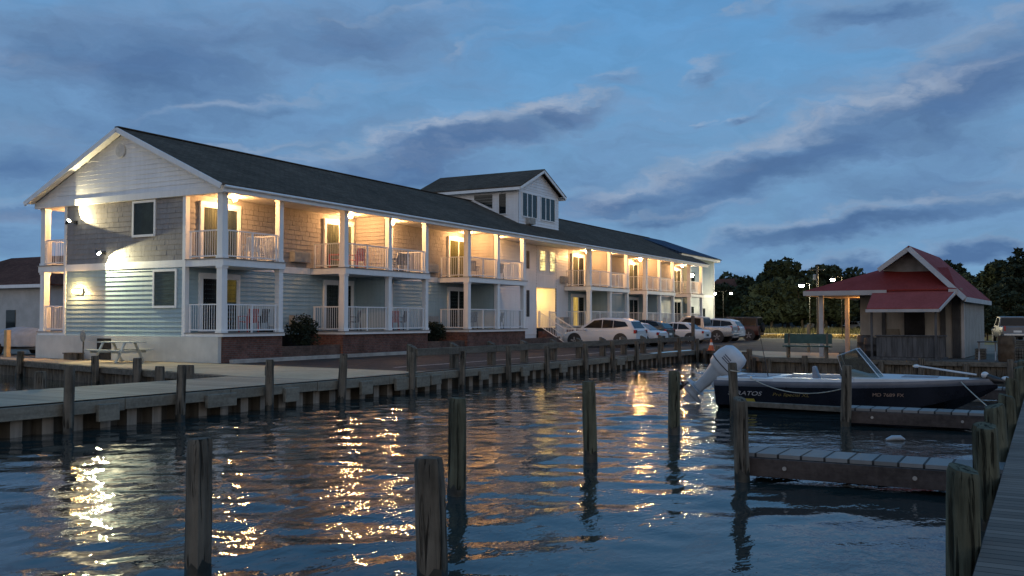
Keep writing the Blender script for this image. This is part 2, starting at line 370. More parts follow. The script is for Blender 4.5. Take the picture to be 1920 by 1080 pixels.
# ================================================================== SETTING
GZ = .585
def sheet(name, pts, z, mat):
    mb = MB(); n = len(pts)
    A = sum(pts[i][0]*pts[(i+1)%n][1] - pts[(i+1)%n][0]*pts[i][1] for i in range(n))
    if A < 0: pts = pts[::-1]
    mb.add([(x,y,z) for x,y in pts], [tuple(range(n))])
    return tag(mb.build(name, mat), kind='structure')
sheet('ground', [(-800,41),(24.8,41),(19.7,19.9),(19.7,16.75),(50.6,16.75),(46.2,12.9),(41,10.6),(40.6,-8),(40.6,-1500),(2500,-1500),(2500,2500),(-800,2500)], GZ, SOIL)
sheet('plaza', [(19.8,19.8),(19.8,16.8),(24.3,16.8),(25.2,26.0),(25.2,45),(25.9,45)][:5] + [(24.9,41),(24.75,40)], GZ + .012, CONC)
sheet('parking_lot', [(24.4,17.1),(50.4,17.1),(49.7,14.9),(47.3,7.5),(69,7.5),(84,16),(84,26.6),(82.3,26.0),(25.3,26.0)], GZ + .008, ASPH)
sheet('lawn', [(69.2,7.4),(69.2,3),(112.2,3),(112.2,27.5),(84.2,27.5),(84.2,15.9)], GZ + .006, GRASS)
sheet('far_lawn', [(118,-40),(176,-40),(176,60),(118,60)], GZ + .006, GRASS)
sheet('road', [(112.4,-60),(117.8,-60),(117.8,80),(112.4,80)], GZ + .010, CONC)
for k in range(12):      # faint bay lines of the lot
    u = 50.2 + k*2.85
    sheet('parking_line', [(u,20.4),(u+.1,20.4),(u+.1,25.2),(u,25.2)], GZ + .013, LINE)
sheet('parking_line', [(26,18.9),(50,18.9),(50,19.02),(26,19.02)], GZ + .013, LINE)
mb = MB()
for a, b in (((25.5,25.85),(38,25.95)), ((38.02,25.95),(50.6,26.0))):
    mb.beam((a[0],a[1],GZ+.07), (b[0],b[1],GZ+.07), .16, .16)
tag(mb.build('kerb', CURB, bevel=.015), kind='structure')

# ---- water: real ripples where the photo looks at it, flat sheets round it
def water_material():
    m, nt, b, vec = base_mat('harbour_water', .02)
    b.inputs['Base Color'].default_value = (.020,.029,.028,1); b.inputs['IOR'].default_value = 1.33; b.inputs['Specular IOR Level'].default_value = .5
    n = noise(nt, vec, 3.2, 3, .5, .4, (1.0,1.5,1), R(25)); n2 = noise(nt, vec, 9.0, 2, .5, .3, (1,1.6,1), R(10))
    patch = noise(nt, vec, .22, 3, .5)
    h = mth(nt, 'ADD', n.outputs['Fac'], mth(nt, 'MULTIPLY', n2.outputs['Fac'], .28))
    h = mth(nt, 'MULTIPLY', h, rng(nt, patch.outputs['Fac'], .32, .62, .35, 1.15))
    bump(nt, b, h, .0120)
    return m
WATER = water_material()
def water():
    rnd = random.Random(3); x0, x1, y0, y1, st = 3.0, 52.0, -.2, 17.0, .09
    waves = []
    for i in range(34):
        wl = rnd.choice((.36,.42,.5,.6,.75,1.0,1.5,2.4)) * rnd.uniform(.85,1.15)
        an = rnd.gauss(R(35), .55); amp = .0066*wl**.85
        waves.append((2*math.pi/wl*math.cos(an), 2*math.pi/wl*math.sin(an), rnd.uniform(0,6.28), amp*rnd.uniform(.6,1.2)/2.2))
    nx = int((x1-x0)/st)+1; ny = int((y1-y0)/st)+1; mb = MB(); sin = math.sin
    for j in range(ny):
        y = y0 + (y1-y0)*j/(ny-1)
        for i in range(nx):
            x = x0 + (x1-x0)*i/(nx-1)
            e = min(1, (x-x0)/1.0, (x1-x)/1.0, (y-y0)/.5, (y1-y)/.5); z = 0.0
            if e > 0:
                g = .72 + .38*sin(x*.55 + 1.3*sin(y*.35)) * sin(y*.6 + .7*sin(x*.31))
                for kx, ky, ph, am in waves: z += am*sin(kx*x + ky*y + ph)
                z *= e*g*min(1, .38 + .62*max(0, (y-1.5)/6.0))
            mb.v.append((x,y,z))
    for j in range(ny-1):
        for i in range(nx-1): mb.f.append((j*nx+i, j*nx+i+1, (j+1)*nx+i+1, (j+1)*nx+i))
    mb.mi = [0]*len(mb.f)
    for a, b, c, d in ((-800,x0,-1500,60),(x1,60,-1500,60),(x0,x1,-1500,y0),(x0,x1,y1,60)):
        mb.add([(a,c,0),(b,c,0),(b,d,0),(a,d,0)], [(0,1,2,3)])
    tag(mb.build('water', WATER, smooth=180), kind='structure')
water()
sheet('harbour_bed', [(-800,-1500),(60,-1500),(60,60),(-800,60)], -1.6, SOIL)

# ================================================================== MOTEL
F1, F2, CL = 1.70, 4.45, 6.95
VW, VC = 28.25, 26.42        # wall plane, column line
def lap(mb, a, b, z0, z1, n, course=.18, depth=.032, clip=None, shake=0, rnd=random):
    """lap siding: every course is a tilted board with an under-lip; shake>0 splits courses into shingles"""
    a = Vector(a); b = Vector(b); n = Vector(n); L = (b-a).length; d = (b-a)/L
    z = z0; k = 0
    while z < z1 - .01:
        zt = min(z + course, z1); s0, s1 = (0, L)
        if clip: s0, s1, t0, t1 = clip(z, zt)
        else: t0, t1 = s0, s1
        if shake and not clip:
            s = 0; s2 = rnd.uniform(.2, 1)*shake
            while s < L:
                e = min(L, s2); dp = depth*rnd.uniform(.8, 1.12); dz = rnd.uniform(0, .006)
                p, q = a + d*s, a + d*(e - .005)
                mb.add([(*(p+n*dp), z-dz), (*(q+n*dp), z-dz), (*(q+n*.002), zt+.002), (*(p+n*.002), zt+.002), (*p, z-dz), (*q, z-dz)], [(0,1,2,3),(4,5,1,0),(4,0,3),(5,2,1)])
                s = s2; s2 += rnd.uniform(.6, 1.5)*shake
        else:
            p, q, p1, q1 = a + d*s0, a + d*s1, a + d*t0, a + d*t1
            mb.add([(*(p+n*depth), z), (*(q+n*depth), z), (*(q1+n*.002), zt), (*(p1+n*.002), zt), (*p, z), (*q, z)], [(0,1,2,3),(4,5,1,0)])
        z = zt; k += 1
motel = thing('motel_building', (25.5, 26.4, .6), 'long two storey waterfront motel with lit balconies and white gable beside the seawall', 'motel')
GROUPS = [(25.6, 28.6, None), (32.6, 38.8, 35.8), (42.7, 48.8, 45.8), (58.0, 64.5, 61.4), (68.2, 74.3, 71.2), (78.4, 81.6, None)]
UE = 82.0
# walls
mb = MB()
mb.box(25.56, 53.95, VW+.02, 35.2, .6, 6.93); mb.box(56.65, UE, VW+.02, 35.2, .6, 6.93); mb.box(53.95, 56.65, VW+.02, 35.2, 4.3, 6.93)
mb.box(53.95, 56.65, 30.3, 35.2, .6, 4.3); mb.box(53.95, 56.65, VW+.02, 30.3, .6, F1-.02)
mb.build('wall_core', DARKROOM, motel)
mb = MB()
lap(mb, (25.5,35.2), (25.5,VW), 1.55, 4.18, (-1,0))
for u0, u1 in ((25.5,49.2),(58.5,UE)): lap(mb, (u0,VW), (u1,VW), F1-.15, 4.18, (0,-1))
for g in GROUPS:
    if g[2]:
        u = g[2]-.08; mb.box(u, u+.16, 26.6, VW, F1, 4.17); lap(mb, (u,VW), (u,26.6), F1, 4.16, (-1,0)); lap(mb, (u+.16,26.6), (u+.16,VW), F1, 4.16, (1,0))
mb.build('lower_wall', TEAL_SIDING, motel)
mb = MB()
lap(mb, (25.5,35.2), (25.5,VW), 4.45, 6.84, (-1,0), .2, .024, shake=.28)
for u0, u1 in ((25.5,49.2),(58.5,UE)): lap(mb, (u0,VW), (u1,VW), F2, CL, (0,-1), .2, .024, shake=.28)
for g in GROUPS:
    if g[2]:
        u = g[2]-.08; mb.box(u, u+.16, 26.6, VW, F2, CL); lap(mb, (u,VW), (u,26.6), F2, CL-.01, (-1,0)); lap(mb, (u+.16,26.6), (u+.16,VW), F2, CL-.01, (1,0))
mb.build('upper_wall', SHAKE, motel)
mb = MB()
lap(mb, (49.2,VW-.01), (53.9,VW-.01), 1.3, CL, (0,-1)); lap(mb, (56.7,VW-.01), (58.5,VW-.01), 1.3, CL, (0,-1)); lap(mb, (53.9,VW-.01), (56.7,VW-.01), 4.28, CL, (0,-1))
lap(mb, (53.95,30.28), (56.65,30.28), F1, 4.28, (0,-1)); lap(mb, (56.64,30.28), (56.64,VW), F1, 4.28, (-1,0)); lap(mb, (53.96,VW), (53.96,30.28), F1, 4.28, (1,0))
mb.box(49.2, 53.9, VW-.005, VW+.02, .6, 1.3); mb.box(56.7, 58.5, VW-.005, VW+.02, .6, 1.3)
mb.build('entrance_wall', WHITE_SIDING, motel)
MB().box(53.96, 56.64, VW-.02, 30.28, 4.26, 4.285).build('entrance_ceiling', CEIL, motel)
MB().box(53.96, 56.64, VW-.03, 30.28, F1-.02, F1).build('entrance_floor', CONC, motel)
# gable
PK, SL = 9.55, .4536
def gclip(z, zt):
    h0 = (PK - z)/SL; h1 = max(.02, (PK - zt)/SL); c = 37.2 - 31.6
    return (c-h0, c+h0, c-h1, c+h1)
mb = MB(); lap(mb, (25.42,37.2), (25.42,26.0), 7.1, PK-.05, (-1,0), .18, .024, clip=gclip)
mb.slab([(25.43,26.15,7.05),(25.43,37.05,7.05),(25.43,31.6,PK)], (.1,0,0))
mb.build('gable_wall', WHITE_SIDING, motel)
mb = MB(); mb.box(25.36, 25.52, 26.14, 37.06, 6.84, 7.09)
for sg in (-1, 1): mb.beam((25.02, 31.6+sg*5.66, 7.02), (25.02, 31.6, 9.60), .19, .05, up=(1,0,0)); mb.slab([(25.05,31.6+sg*5.6,7.065),(25.40,31.6+sg*5.6,7.065),(25.40,31.6,9.60),(25.05,31.6,9.60)], (0,0,-.03))
mb.build('rake_trim', WHITE, motel)
mb = MB(); mb.lathe((25.36,31.75,8.85), [(.24,.04),(.27,.02),(.27,-.03),(.2,-.035)], 20, 'x')
mb.build('gable_vent', M('gable_vent_paint', (.5,.5,.5)), motel, smooth=40)
# trim boards and corners
MB().box(25.45, 25.5, VW+.1, 35.09, 4.17, 4.44).build('band_board', WHITE, motel)
for a, b in ((28.75,32.45),(38.95,42.55),(64.65,68.05),(74.45,78.25)): MB().box(a, b, VW-.06, VW, 4.17, 4.44).build('band_board', WHITE, motel)
MB().box(25.44, 25.64, VW-.07, VW+.09, 1.56, 6.83).build('corner_board', WHITE, motel); MB().box(25.44, 25.56, 35.1, 35.22, 1.56, 6.83).build('corner_board', WHITE, motel)
MB().box(25.40, 25.56, 26.40, 36.9, .6, 1.555).build('foundation', CONC_WALL, motel)
# brick bases, planters
for k, (a, b, m) in enumerate(GROUPS):
    MB().box(a-.13 if k else 25.57, b+.12, 26.36, VW-.07, .6, 1.56).build('brick_base', BRICK, motel)
PLB = brick_mat('planter_brick', (.15,.09,.07), (.10,.065,.055), (.12,.10,.085))
for a, b in ((28.74,32.45),(38.94,42.55),(64.64,68.05),(74.44,78.25),(48.94,53.6)): MB().box(a, b, 26.5, 26.72, .6, 1.12).build('brick_planter', PLB, motel)
# balconies
FLOORM = M('balcony_floor_edge', (.22,.21,.20), .8, .2, 3)
def rail(p, q, zf):
    mb = MB(); p = Vector((*p,0)); q = Vector((*q,0)); L = (q-p).length; d = (q-p)/L
    mb.beam(p+Vector((0,0,zf+1.05)), q+Vector((0,0,zf+1.05)), .045, .045); mb.beam(p+Vector((0,0,zf+.10)), q+Vector((0,0,zf+.10)), .045, .045)
    n = max(2, int(L/.115))
    for k in range(1, n): mb.beam(p+d*L*k/n+Vector((0,0,zf+.122)), p+d*L*k/n+Vector((0,0,zf+1.026)), .016, .016, up=(1,0,0))
    for s in ([.03, .5, .97] if L > 2 else [.04, .96]): mb.beam(p+d*L*s+Vector((0,0,zf+.0)), p+d*L*s+Vector((0,0,zf+1.075)), .06, .06, up=(1,0,0))
    return mb.build('balcony_railing', WHITE, motel)
def column(u, v, w, z0, z1):
    mb = MB(); mb.box(u-w/2, u+w/2, v-w/2, v+w/2, z0, z1); mb.box(u-w/2-.03, u+w/2+.03, v-w/2-.03, v+w/2+.03, z0, z0+.10); mb.box(u-w/2-.025, u+w/2+.025, v-w/2-.025, v+w/2+.025, z1-.09, z1)
    return mb.build('column', WHITE, motel, bevel=.008)
def lamp(u, v, z, mat=None, r=.085):
    b = MB().lathe((u,v,z), [(.09,.08),(.09,.05),(.05,.045)], 14).build('ceiling_lamp', M_LAMP, motel, smooth=40)
    MB().ball((u,v,z-.02), r, 14, 9, (1,1,.85)).build('globe', mat or GLOBE, b, smooth=180)
M_LAMP = M('lamp_fitting', (.5,.45,.35), .4, .1, 5, metal=.6)
for k, (a, b, m) in enumerate(GROUPS):
    for zf, zt in ((F1, 4.17), (F2, CL-.02)):
        s = MB().box(a-.14, b+.14, 26.24, VW-.06, zf-.28 if zf > 2 else zf-.14, zf-.03).build('balcony_slab', WHITE, motel)
        MB().box(a-.17, b+.17, 26.20, VW-.05, zf-.03, zf).build('balcony_floor', FLOORM, s)
        us = [a, b] if m is None else [a, m, b]
        for u in us: column(u, VC+.02, .27 if u == a else .23, zf, zt)
        for u, w in zip(us[:-1], us[1:]): rail((u+.14, VC), (w-.13, VC), zf)
        rail((a, VC+.16), (a, VW-.12), zf); rail((b, VC+.16), (b, VW-.12), zf)
for u in (27.2, 34.3, 37.5, 44.35, 47.5, 59.9, 63.2, 69.8, 73.1, 79.6): lamp(u, 27.45, CL-.08)
# back balcony at the far corner of the gable end
for zf, zt in ((F1, 4.17), (F2, 6.84)):
    s = MB().box(25.5, 29.5, 35.24, 36.95, zf-.28 if zf > 2 else zf-.22, zf-.03).build('balcony_slab', WHITE, motel)
    MB().box(25.46, 29.5, 35.23, 36.98, zf-.03, zf).build('balcony_floor', FLOORM, s)
    column(25.68, 36.75, .27, zf, zt); column(29.2, 36.75, .23, zf, zt); rail((25.62, 35.3), (25.62, 36.6), zf); rail((25.85, 36.78), (29.05, 36.78), zf)
    lamp(26.7, 35.9, zt-.1)
MB().box(25.5, 29.5, 35.24, 36.95, 6.84, 6.93).build('balcony_ceiling', CEIL, motel)
MB().box(25.53, UE+.2, 26.14, VW-.03, CL, CL+.05).build('balcony_ceiling', CEIL, motel)
mb = MB(); mb.box(25.2, UE+.3, 25.99, 26.06, 6.84, 7.06); mb.box(25.53, UE+.25, 26.06, 26.14, 6.84, 6.90)
mb.build('eave_fascia', WHITE, motel)
MB().tube([(25.2,25.93,7.03),(UE+.3,25.93,7.03)], .055, 8).build('gutter', WHITE, motel, smooth=60)
mb = MB()
for sg in (-1, 1):
    mb.slab([(25.05,31.6+sg*5.64,7.07),(UE+.4,31.6+sg*5.64,7.07),(UE+.4,31.6,9.63),(25.05,31.6,9.63)], (0,0,.07))
mb.build('roof', ROOF, motel)
MB().beam((25.03,31.6,9.715), (UE+.4,31.6,9.715), .22, .04).build('roof_ridge', ROOF, motel)
# doors
def door(u0, u1, zf, left=CURT, right=CURT, right_split=False):
    z0, z1 = zf+.03, zf+2.12; um = (u0+u1)/2
    mb = MB(); mb.box(u0-.12, u0, VW-.12, VW-.015, z0, z1); mb.box(u1, u1+.12, VW-.12, VW-.015, z0, z1); mb.box(u0-.12, u1+.12, VW-.13, VW-.015, z1, z1+.16)
    f = mb.build('sliding_door', WHITE, motel)
    mb = MB()
    for c in (u0+.03, um, u1-.03): mb.box(c-.03, c+.03, VW-.10, VW-.06, z0+.06, z1-.06)
    mb.box(u0, u1, VW-.10, VW-.06, z0, z0+.06); mb.box(u0, u1, VW-.10, VW-.06, z1-.06, z1); mb.build('door_frame', WHITE, f)
    for (a, b, c) in ((u0+.06, um-.03, left), (um+.03, u1-.06, right)):
        MB().box(a, b, VW-.085, VW-.075, z0+.06, z1-.06).build('pane', DOOR_GLASS, f)
        cb = MB(); n = 14; pts = [(a + (b-a)*i/n, VW-.035 + (.012 if i % 2 else -.012)) for i in range(n+1)]
        zz = z0+.06 if not (right_split and c is right) else z0+1.15
        cb.add([(x,y,zz) for x,y in pts] + [(x,y,z1-.06) for x,y in pts], [(i, i+1, n+2+i, n+1+i) for i in range(n)])
        cb.build('curtain', c, f)
    MB().box(u0, u1, VW-.02, VW-.016, z0, z1).build('door_backing', DARKROOM, f)
CURT_D = M('dim_curtain_fabric', (.16,.17,.17), .9, .3, 3, stretch=(6,6,.15))
CURT_G = M('gold_curtain_fabric', (.50,.40,.16), .9, .3, 3, stretch=(6,6,.15))
UD = [26.25, 33.45, 36.5, 43.65, 46.4, 59.1, 62.0, 69.2, 72.0, 79.3]
for i, u in enumerate(UD):
    w = 1.85
    door(u, u+w, F2, (CURT, CURT, CURT, CURT_G, CURT)[i % 5], (CURT_D, CURT, CURT_D, CURT_G, CURT)[i % 5] if i != 5 else DARKROOM)
    door(u, u+w, F1, LITCURT if i == 5 else (CURT_D if i % 3 else DARKROOM), emis('lit_room_wall', (1,.66,.16), .22, (1.2,(1,1,1))) if i == 0 else (DARKROOM if i % 2 else CURT_D), right_split=(i == 0))
# through-wall air conditioners
def aircon(u, z, v=VW, w=1.05, h=.44):
    mb = MB(); mb.box(u-w/2, u+w/2, v-.30, v-.02, z, z+h)
    for k in range(6): mb.box(u-w/2+.05, u+w/2-.05, v-.315, v-.30, z+.05+k*.06, z+.085+k*.06)
    mb.build('air_conditioner', ACM, motel)
for u in (31.7, 41.8, 57.75, 67.3, 77.5): aircon(u, F2+.22); aircon(u, F1+.25)
# windows
def window(plane, a, b, z0, z1, at, cols=1, split=False, glow=None, t=.09, back=DARKROOM, pane=None):
    """plane 'u': faces -X at x=at, a..b along Y; plane 'v': faces -Y at y=at, a..b along X"""
    def bx(mb, s0, s1, d0, d1, q0, q1):
        if plane == 'u': mb.box(at+d0, at+d1, s0, s1, q0, q1)
        else: mb.box(s0, s1, at+d0, at+d1, q0, q1)
    mb = MB()
    bx(mb, a-t, a, -.07, -.02, z0-t, z1+t); bx(mb, b, b+t, -.07, -.02, z0-t, z1+t); bx(mb, a, b, -.07, -.02, z1, z1+t); bx(mb, a, b, -.085, -.02, z0-t, z0)
    for k in range(1, cols): c = a + (b-a)*k/cols; bx(mb, c-.05, c+.05, -.06, -.02, z0, z1)
    if split: bx(mb, a, b, -.055, -.02, (z0+z1)/2-.025, (z0+z1)/2+.025)
    f = mb.build('window', WHITE, motel)
    mb = MB(); bx(mb, a, b, -.045, -.038, z0, z1); mb.build('pane', pane or GLASS, f)
    mb = MB(); bx(mb, a, b, -.028, -.023, z0, z1); mb.build('blind', glow or back, f)
BLIND = M('closed_blind', (.36,.39,.36), .7, .25, 2, stretch=(1,1,8))
window('u', 29.92, 31.05, 5.48, 6.72, 25.5, back=M('dim_blind', (.10,.125,.13), .7, .3, 2), pane=DOOR_GLASS)
window('u', 28.72, 29.85, 2.72, 4.02, 25.5, back=BLIND, pane=DOOR_GLASS)
window('v', 54.35, 55.05, 5.35, 6.62, VW-.01, split=True, glow=LITWIN, t=.06); window('v', 55.75, 56.45, 5.35, 6.62, VW-.01, split=True, glow=LITWIN, t=.06)
SHUT = M('dark_shutter', (.02,.022,.025), .6, .2, 4)
for z0, z1 in ((5.4,6.5),(2.4,4.05)): MB().box(52.55, 52.9, VW-.06, VW-.03, z0, z1).build('shutter', SHUT, motel)
# tower over the entrance
TV, T0, T1, TE, TP = 28.16, 51.4, 56.9, 10.4, 11.62
mb = MB(); tc_ = (T0+T1)/2
lap(mb, (T0,TV), (T1,TV), 7.75, TE, (0,-1)); lap(mb, (T0,35.3), (T0,TV), 7.75, TE, (-1,0)); lap(mb, (T1,TV), (T1,35.3), 7.75, TE, (1,0))
def tclip(z, zt):
    h0 = (TP-z)/(TP-TE)*(T1-T0)/2; h1 = max(.02, (TP-zt)/(TP-TE)*(T1-T0)/2); c = (T1-T0)/2
    return (c-h0, c+h0, c-h1, c+h1)
lap(mb, (T0,TV), (T1,TV), TE, TP-.03, (0,-1), clip=tclip)
mb.box(T0+.01, T1-.01, TV+.01, 35.3, 7.75, TE); mb.slab([(T0,TV+.01,TE),(T1,TV+.01,TE),(tc_,TV+.01,TP)], (0,7.1,0))
mb.build('tower_wall', WHITE_SIDING, motel)
mb = MB()
for sg in (-1, 1): mb.slab([(tc_+sg*3.2,TV-.4,10.30),(tc_+sg*3.2,35.7,10.30),(tc_,35.7,11.73),(tc_,TV-.4,11.73)], (0,0,.07))
mb.build('tower_roof', ROOF_X, motel)
mb = MB()
for sg in (-1, 1):
    mb.beam((tc_+sg*3.17,TV-.37,10.22), (tc_,TV-.37,11.64), .16, .05, up=(0,1,0)); mb.box(tc_+sg*3.16-.03, tc_+sg*3.16+.03, TV-.33, 35.6, 10.12, 10.30); mb.box(tc_+sg*2.75, tc_+sg*3.13, TV-.33, 35.6, 10.27, 10.30)
mb.build('tower_trim', WHITE, motel)
window('v', 51.85, 53.75, 8.62, 10.05, TV, cols=3, t=.06); window('v', 54.35, 56.25, 8.62, 10.05, TV, cols=3, t=.06)
window('u', 29.0, 29.5, 8.75, 10.0, T0, t=.05)
f = MB().slab([(T0-.05,30.0,9.12),(T0-.05,30.0,10.0),(T0-.05,31.3,10.0),(T0-.05,31.3,9.72)], (.025,0,0)).build('window', GLASS, motel)
aircon(52.7, 8.16, TV, .8, .36)
# entrance light, steps and stair rails
wl = MB().box(55.2, 55.5, 30.12, 30.245, 3.78, 4.06).build('wall_lamp', M_LAMP, motel)
MB().ball((55.35,29.92,3.9), .18, 14, 9).build('globe', emis('entrance_lamp_globe', (1,.60,.18), 130), wl, smooth=180)
mb = MB()
for k in range(6): mb.box(54.1, 55.5, VW-.05-.30*(k+1), VW-.05-.30*k, .6, F1-.02-.18*(k+1))
mb.build('entrance_steps', BRICK, motel)
for u in (54.1, 55.5):
    mb = MB(); a = Vector((u, VW-.1, F1+.0)); b = Vector((u, VW-1.95, .62))
    up = Vector((0,0,1)); mb.beam(a+up*1.0, b+up*1.0, .05, .06); mb.beam(a+up*.14, b+up*.14, .04, .04)
    for k in range(17): p = a + (b-a)*k/16; mb.beam(p+up*.14, p+up*1.0, .022, .022, up=(1,0,0))
    mb.beam(b, b+up*1.08, .08, .08, up=(1,0,0)); mb.beam(a+up*.02, a+up*1.08, .08, .08, up=(1,0,0))
    mb.build('stair_railing', WHITE, motel)
mb = MB()
for u in (54.0, 56.6): pass
mb.beam((55.62,VW-.04,F1+1.0), (56.6,VW-.04,F1+1.0), .05, .05); mb.beam((55.62,VW-.04,F1+.12), (56.6,VW-.04,F1+.12), .04, .04)
for k in range(9): mb.beam((55.68+k*.11,VW-.04,F1+.13), (55.68+k*.11,VW-.04,F1+.98), .022, .022, up=(1,0,0))
mb.build('landing_railing', WHITE, motel)
# crawl-space hatch, and flood lights of the gable end
MB().box(25.36, 25.395, 32.2, 33.0, .62, 1.45).build('crawl_hatch', M('hatch_louvre', (.035,.032,.03), .8, .3, 5), motel)
def flood(v, z, aim, size, energy, col, blend=.12, out=.3):
    mb = MB(); mb.box(25.38, 25.46, v-.06, v+.06, z-.06, z+.06); p = Vector((25.5-out, v, z)); d = (Vector(aim)-p).normalized()
    mb.tube([(25.4,v,z), tuple(p-d*.02)], .018, 8); mb.tube([p-d*.14, p-d*.02, p+d*.06], [.04,.075,.085], 14, cap=True)
    f = mb.build('flood_light', BLACK, motel, smooth=40)
    MB().tube([p+d*.061, p+d*.075], [.078,.074], 14).build('lens', GLOBE_COOL, f)
    l = bpy.data.lights.new('flood_beam', 'SPOT'); lo = bpy.data.objects.new('flood_beam', l); COL.objects.link(lo)
    l.energy = energy; l.color = col; l.spot_size = R(size); l.spot_blend = blend; l.shadow_soft_size = .05
    q = p + d*.10; lo.location = (q.x-25.5, q.y-26.4, q.z-.6); lo.rotation_euler = d.to_track_quat('-Z','Y').to_euler(); lo.parent = motel
flood(34.5, 6.15, (25.40, 32.9, 7.45), 108, 560, (1,.84,.46), out=.42)
flood(32.75, 4.85, (25.36, 31.2, 3.6), 105, 950, (1,.91,.54), out=.34)
b = MB().box(25.40, 25.47, 34.0, 34.5, 3.22, 3.42).build('wall_lamp', M_LAMP, motel)
for v in (34.08, 34.42): MB().ball((25.33,v,3.34), .07, 12, 8).build('globe', emis('gable_lamp_globe', (1,.6,.22), 420), b, smooth=180)

# ---- annexe beyond the far end
ann = thing('annex_building', (82.5, 28, .6), 'pale teal two storey block with blue grey roof at the far end of the motel', 'building')
mb = MB(); lap(mb, (82.45,28.0), (90.3,28.0), .9, 4.3, (0,-1)); lap(mb, (82.45,28.0), (90.3,28.0), 4.55, 7.9, (0,-1)); lap(mb, (82.45,36), (82.45,28.0), .9, 7.9, (-1,0)); mb.box(82.47, 90.28, 28.03, 36, .6, 7.9)
mb.build('wall', TEAL_SIDING, ann)
mb = MB(); mb.box(82.4, 90.32, 27.96, 28.0, 4.3, 4.55); mb.box(90.2, 90.36, 27.95, 28.1, .7, 7.85); mb.box(79.5, 90.9, 27.5, 27.56, 7.75, 7.98); mb.box(79.5, 79.56, 27.5, 36.4, 7.75, 7.98); mb.box(90.84,90.9,27.5,36.4,7.75,7.98)
mb.build('trim', WHITE, ann)
mb = MB(); r0, r1 = (79.0, 32.0, 9.75), (87.6, 32.0, 9.75); c = [(79.4,27.4,7.96),(91,27.4,7.96),(91,36.6,7.96),(79.4,36.6,7.96)]
for f in ([c[0],c[1],r1,r0],[c[1],c[2],r1],[c[2],c[3],r0,r1],[c[3],c[0],r0]): mb.slab(f, (0,0,.08))
mb.build('roof', ROOF_BLUE, ann)
for b in ((83.3,84.1,27.93,27.97,1.2,3.4),(86.5,87.4,27.93,27.97,1.9,3.3),(83.4,84.4,27.93,27.97,5.0,6.5)): MB().box(*b).build('window', GLASS, ann)
w = MB().box(83.0,83.15,27.86,27.95,6.3,6.5).build('wall_lamp', M_LAMP, ann)
MB().ball((82.9,27.7,6.2), .16, 12, 8).build('globe', emis('white_lamp_globe', (1,.9,.68), 90), w, smooth=180)
w = MB().box(88.2,88.35,27.86,27.95,1.1,1.3).build('wall_lamp', M_LAMP, ann)
MB().ball((88.3,27.6,1.25), .09, 12, 8).build('globe', emis('ground_lamp_globe', (1,.85,.45), 10), w, smooth=180)

# ================================================================== WATERFRONT TIMBER
def edge_pt(v): return 19.6 + .247*(v-19.9)
# seawall: corrugated sheet piling under a timber cap
sw = thing('seawall', (19.6, 16.6, 0), 'long corrugated seawall with timber cap running below the motel car park', 'seawall')
mb = MB(); per = .64; u = -14.0; pts = []
while u < 50.6:
    for du, dv in ((0,0),(.24,0),(.32,.2),(.56,.2)): pts.append((u+du, 16.62+dv))
    u += per
n = len(pts)
mb.add([(x,y,-1.2) for x,y in pts] + [(x,y,.36) for x,y in pts], [(i, i+1, n+i+1, n+i) for i in range(n-1)])
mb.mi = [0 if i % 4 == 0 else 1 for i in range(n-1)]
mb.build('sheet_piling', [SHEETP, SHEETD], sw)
rnd = random.Random(11); u = -14.0
while u < 50.4:
    L = min(rnd.choice((2.9, 3.0, 3.1)), 50.5-u)
    MB().box(u+.012, u+L-.012, 16.40+rnd.uniform(0,.015), 16.60, .34+rnd.uniform(-.012,.012), .575).build('cap_beam', CAPW, sw, bevel=.012); u += L
for u in (12.6, 15.4, 17.9, 20.9, 22.5, 23.5, 24.3, 27.2, 30.1, 33.2, 38.7):
    MB().box(u, u+rnd.uniform(.45,.9), 16.30, 16.398, .18+rnd.uniform(-.06,.05), .50).build('wale_block', CAPW, sw, bevel=.015)
# bulkhead across the end of the basin
bh = thing('bulkhead', (45, 12, 0), 'dark timber bulkhead closing the basin behind the boat', 'bulkhead')
path = [(50.6,16.70),(46.2,12.85),(41.0,10.55),(40.55,3.0),(40.55,-7)]
for (a, b) in zip(path[:-1], path[1:]):
    A, B = Vector(a), Vector(b); L = (B-A).length; d = (B-A)/L; nrm = Vector((d.y, -d.x)); 
    if nrm.x > 0: nrm = -nrm
    c = (A+B)/2 + nrm*.06
    MB().beam((*(A+nrm*.03), -.2), (*(B+nrm*.03), -.2), .08, 1.3).build('plank_wall', PILE, bh)
    MB().beam((*(A+nrm*.1), .5), (*(B+nrm*.1), .5), .22, .18).build('cap_beam', WOODH, bh, bevel=.012)
    k = 0
    for s in range(int(L/1.5)+1):
        p = A + d*(s*1.5+.3) + nrm*.24
        if s*1.5+.3 < L: MB().lathe((p.x,p.y,-1), [(.13,0),(.12,1.5+.35*((s*7)%3)/2),(.11,1.53+.35*((s*7)%3)/2)], 10).build('post', PILE, bh)
# walkways
sheet('boardwalk', [(-14,19.9),(-14,16.45),(24.2,16.45),(24.2,16.78),(19.79,16.78),(19.62,19.9)], .603, DECK_V)
mb = MB(); mb.box(-14, 19.5, 19.6, 19.8, .40, .598); mb.box(-14, 19.6, 16.7, 19.8, .48, .597)
tag(mb.build('boardwalk_frame', WOODH), kind='structure')
mb = MB(); mb.beam((19.62,19.9,.50), (24.75,40.9,.50), .16, .19); tag(mb.build('boardwalk_edge', WOODH), kind='structure')
mb = MB(); mb.slab([(19.7,19.9,-1.5),(24.78,40.9,-1.5),(24.78,40.9,.42),(19.7,19.9,.42)], (.05,0,0)); tag(mb.build('bulkhead_face', PILE), kind='structure')

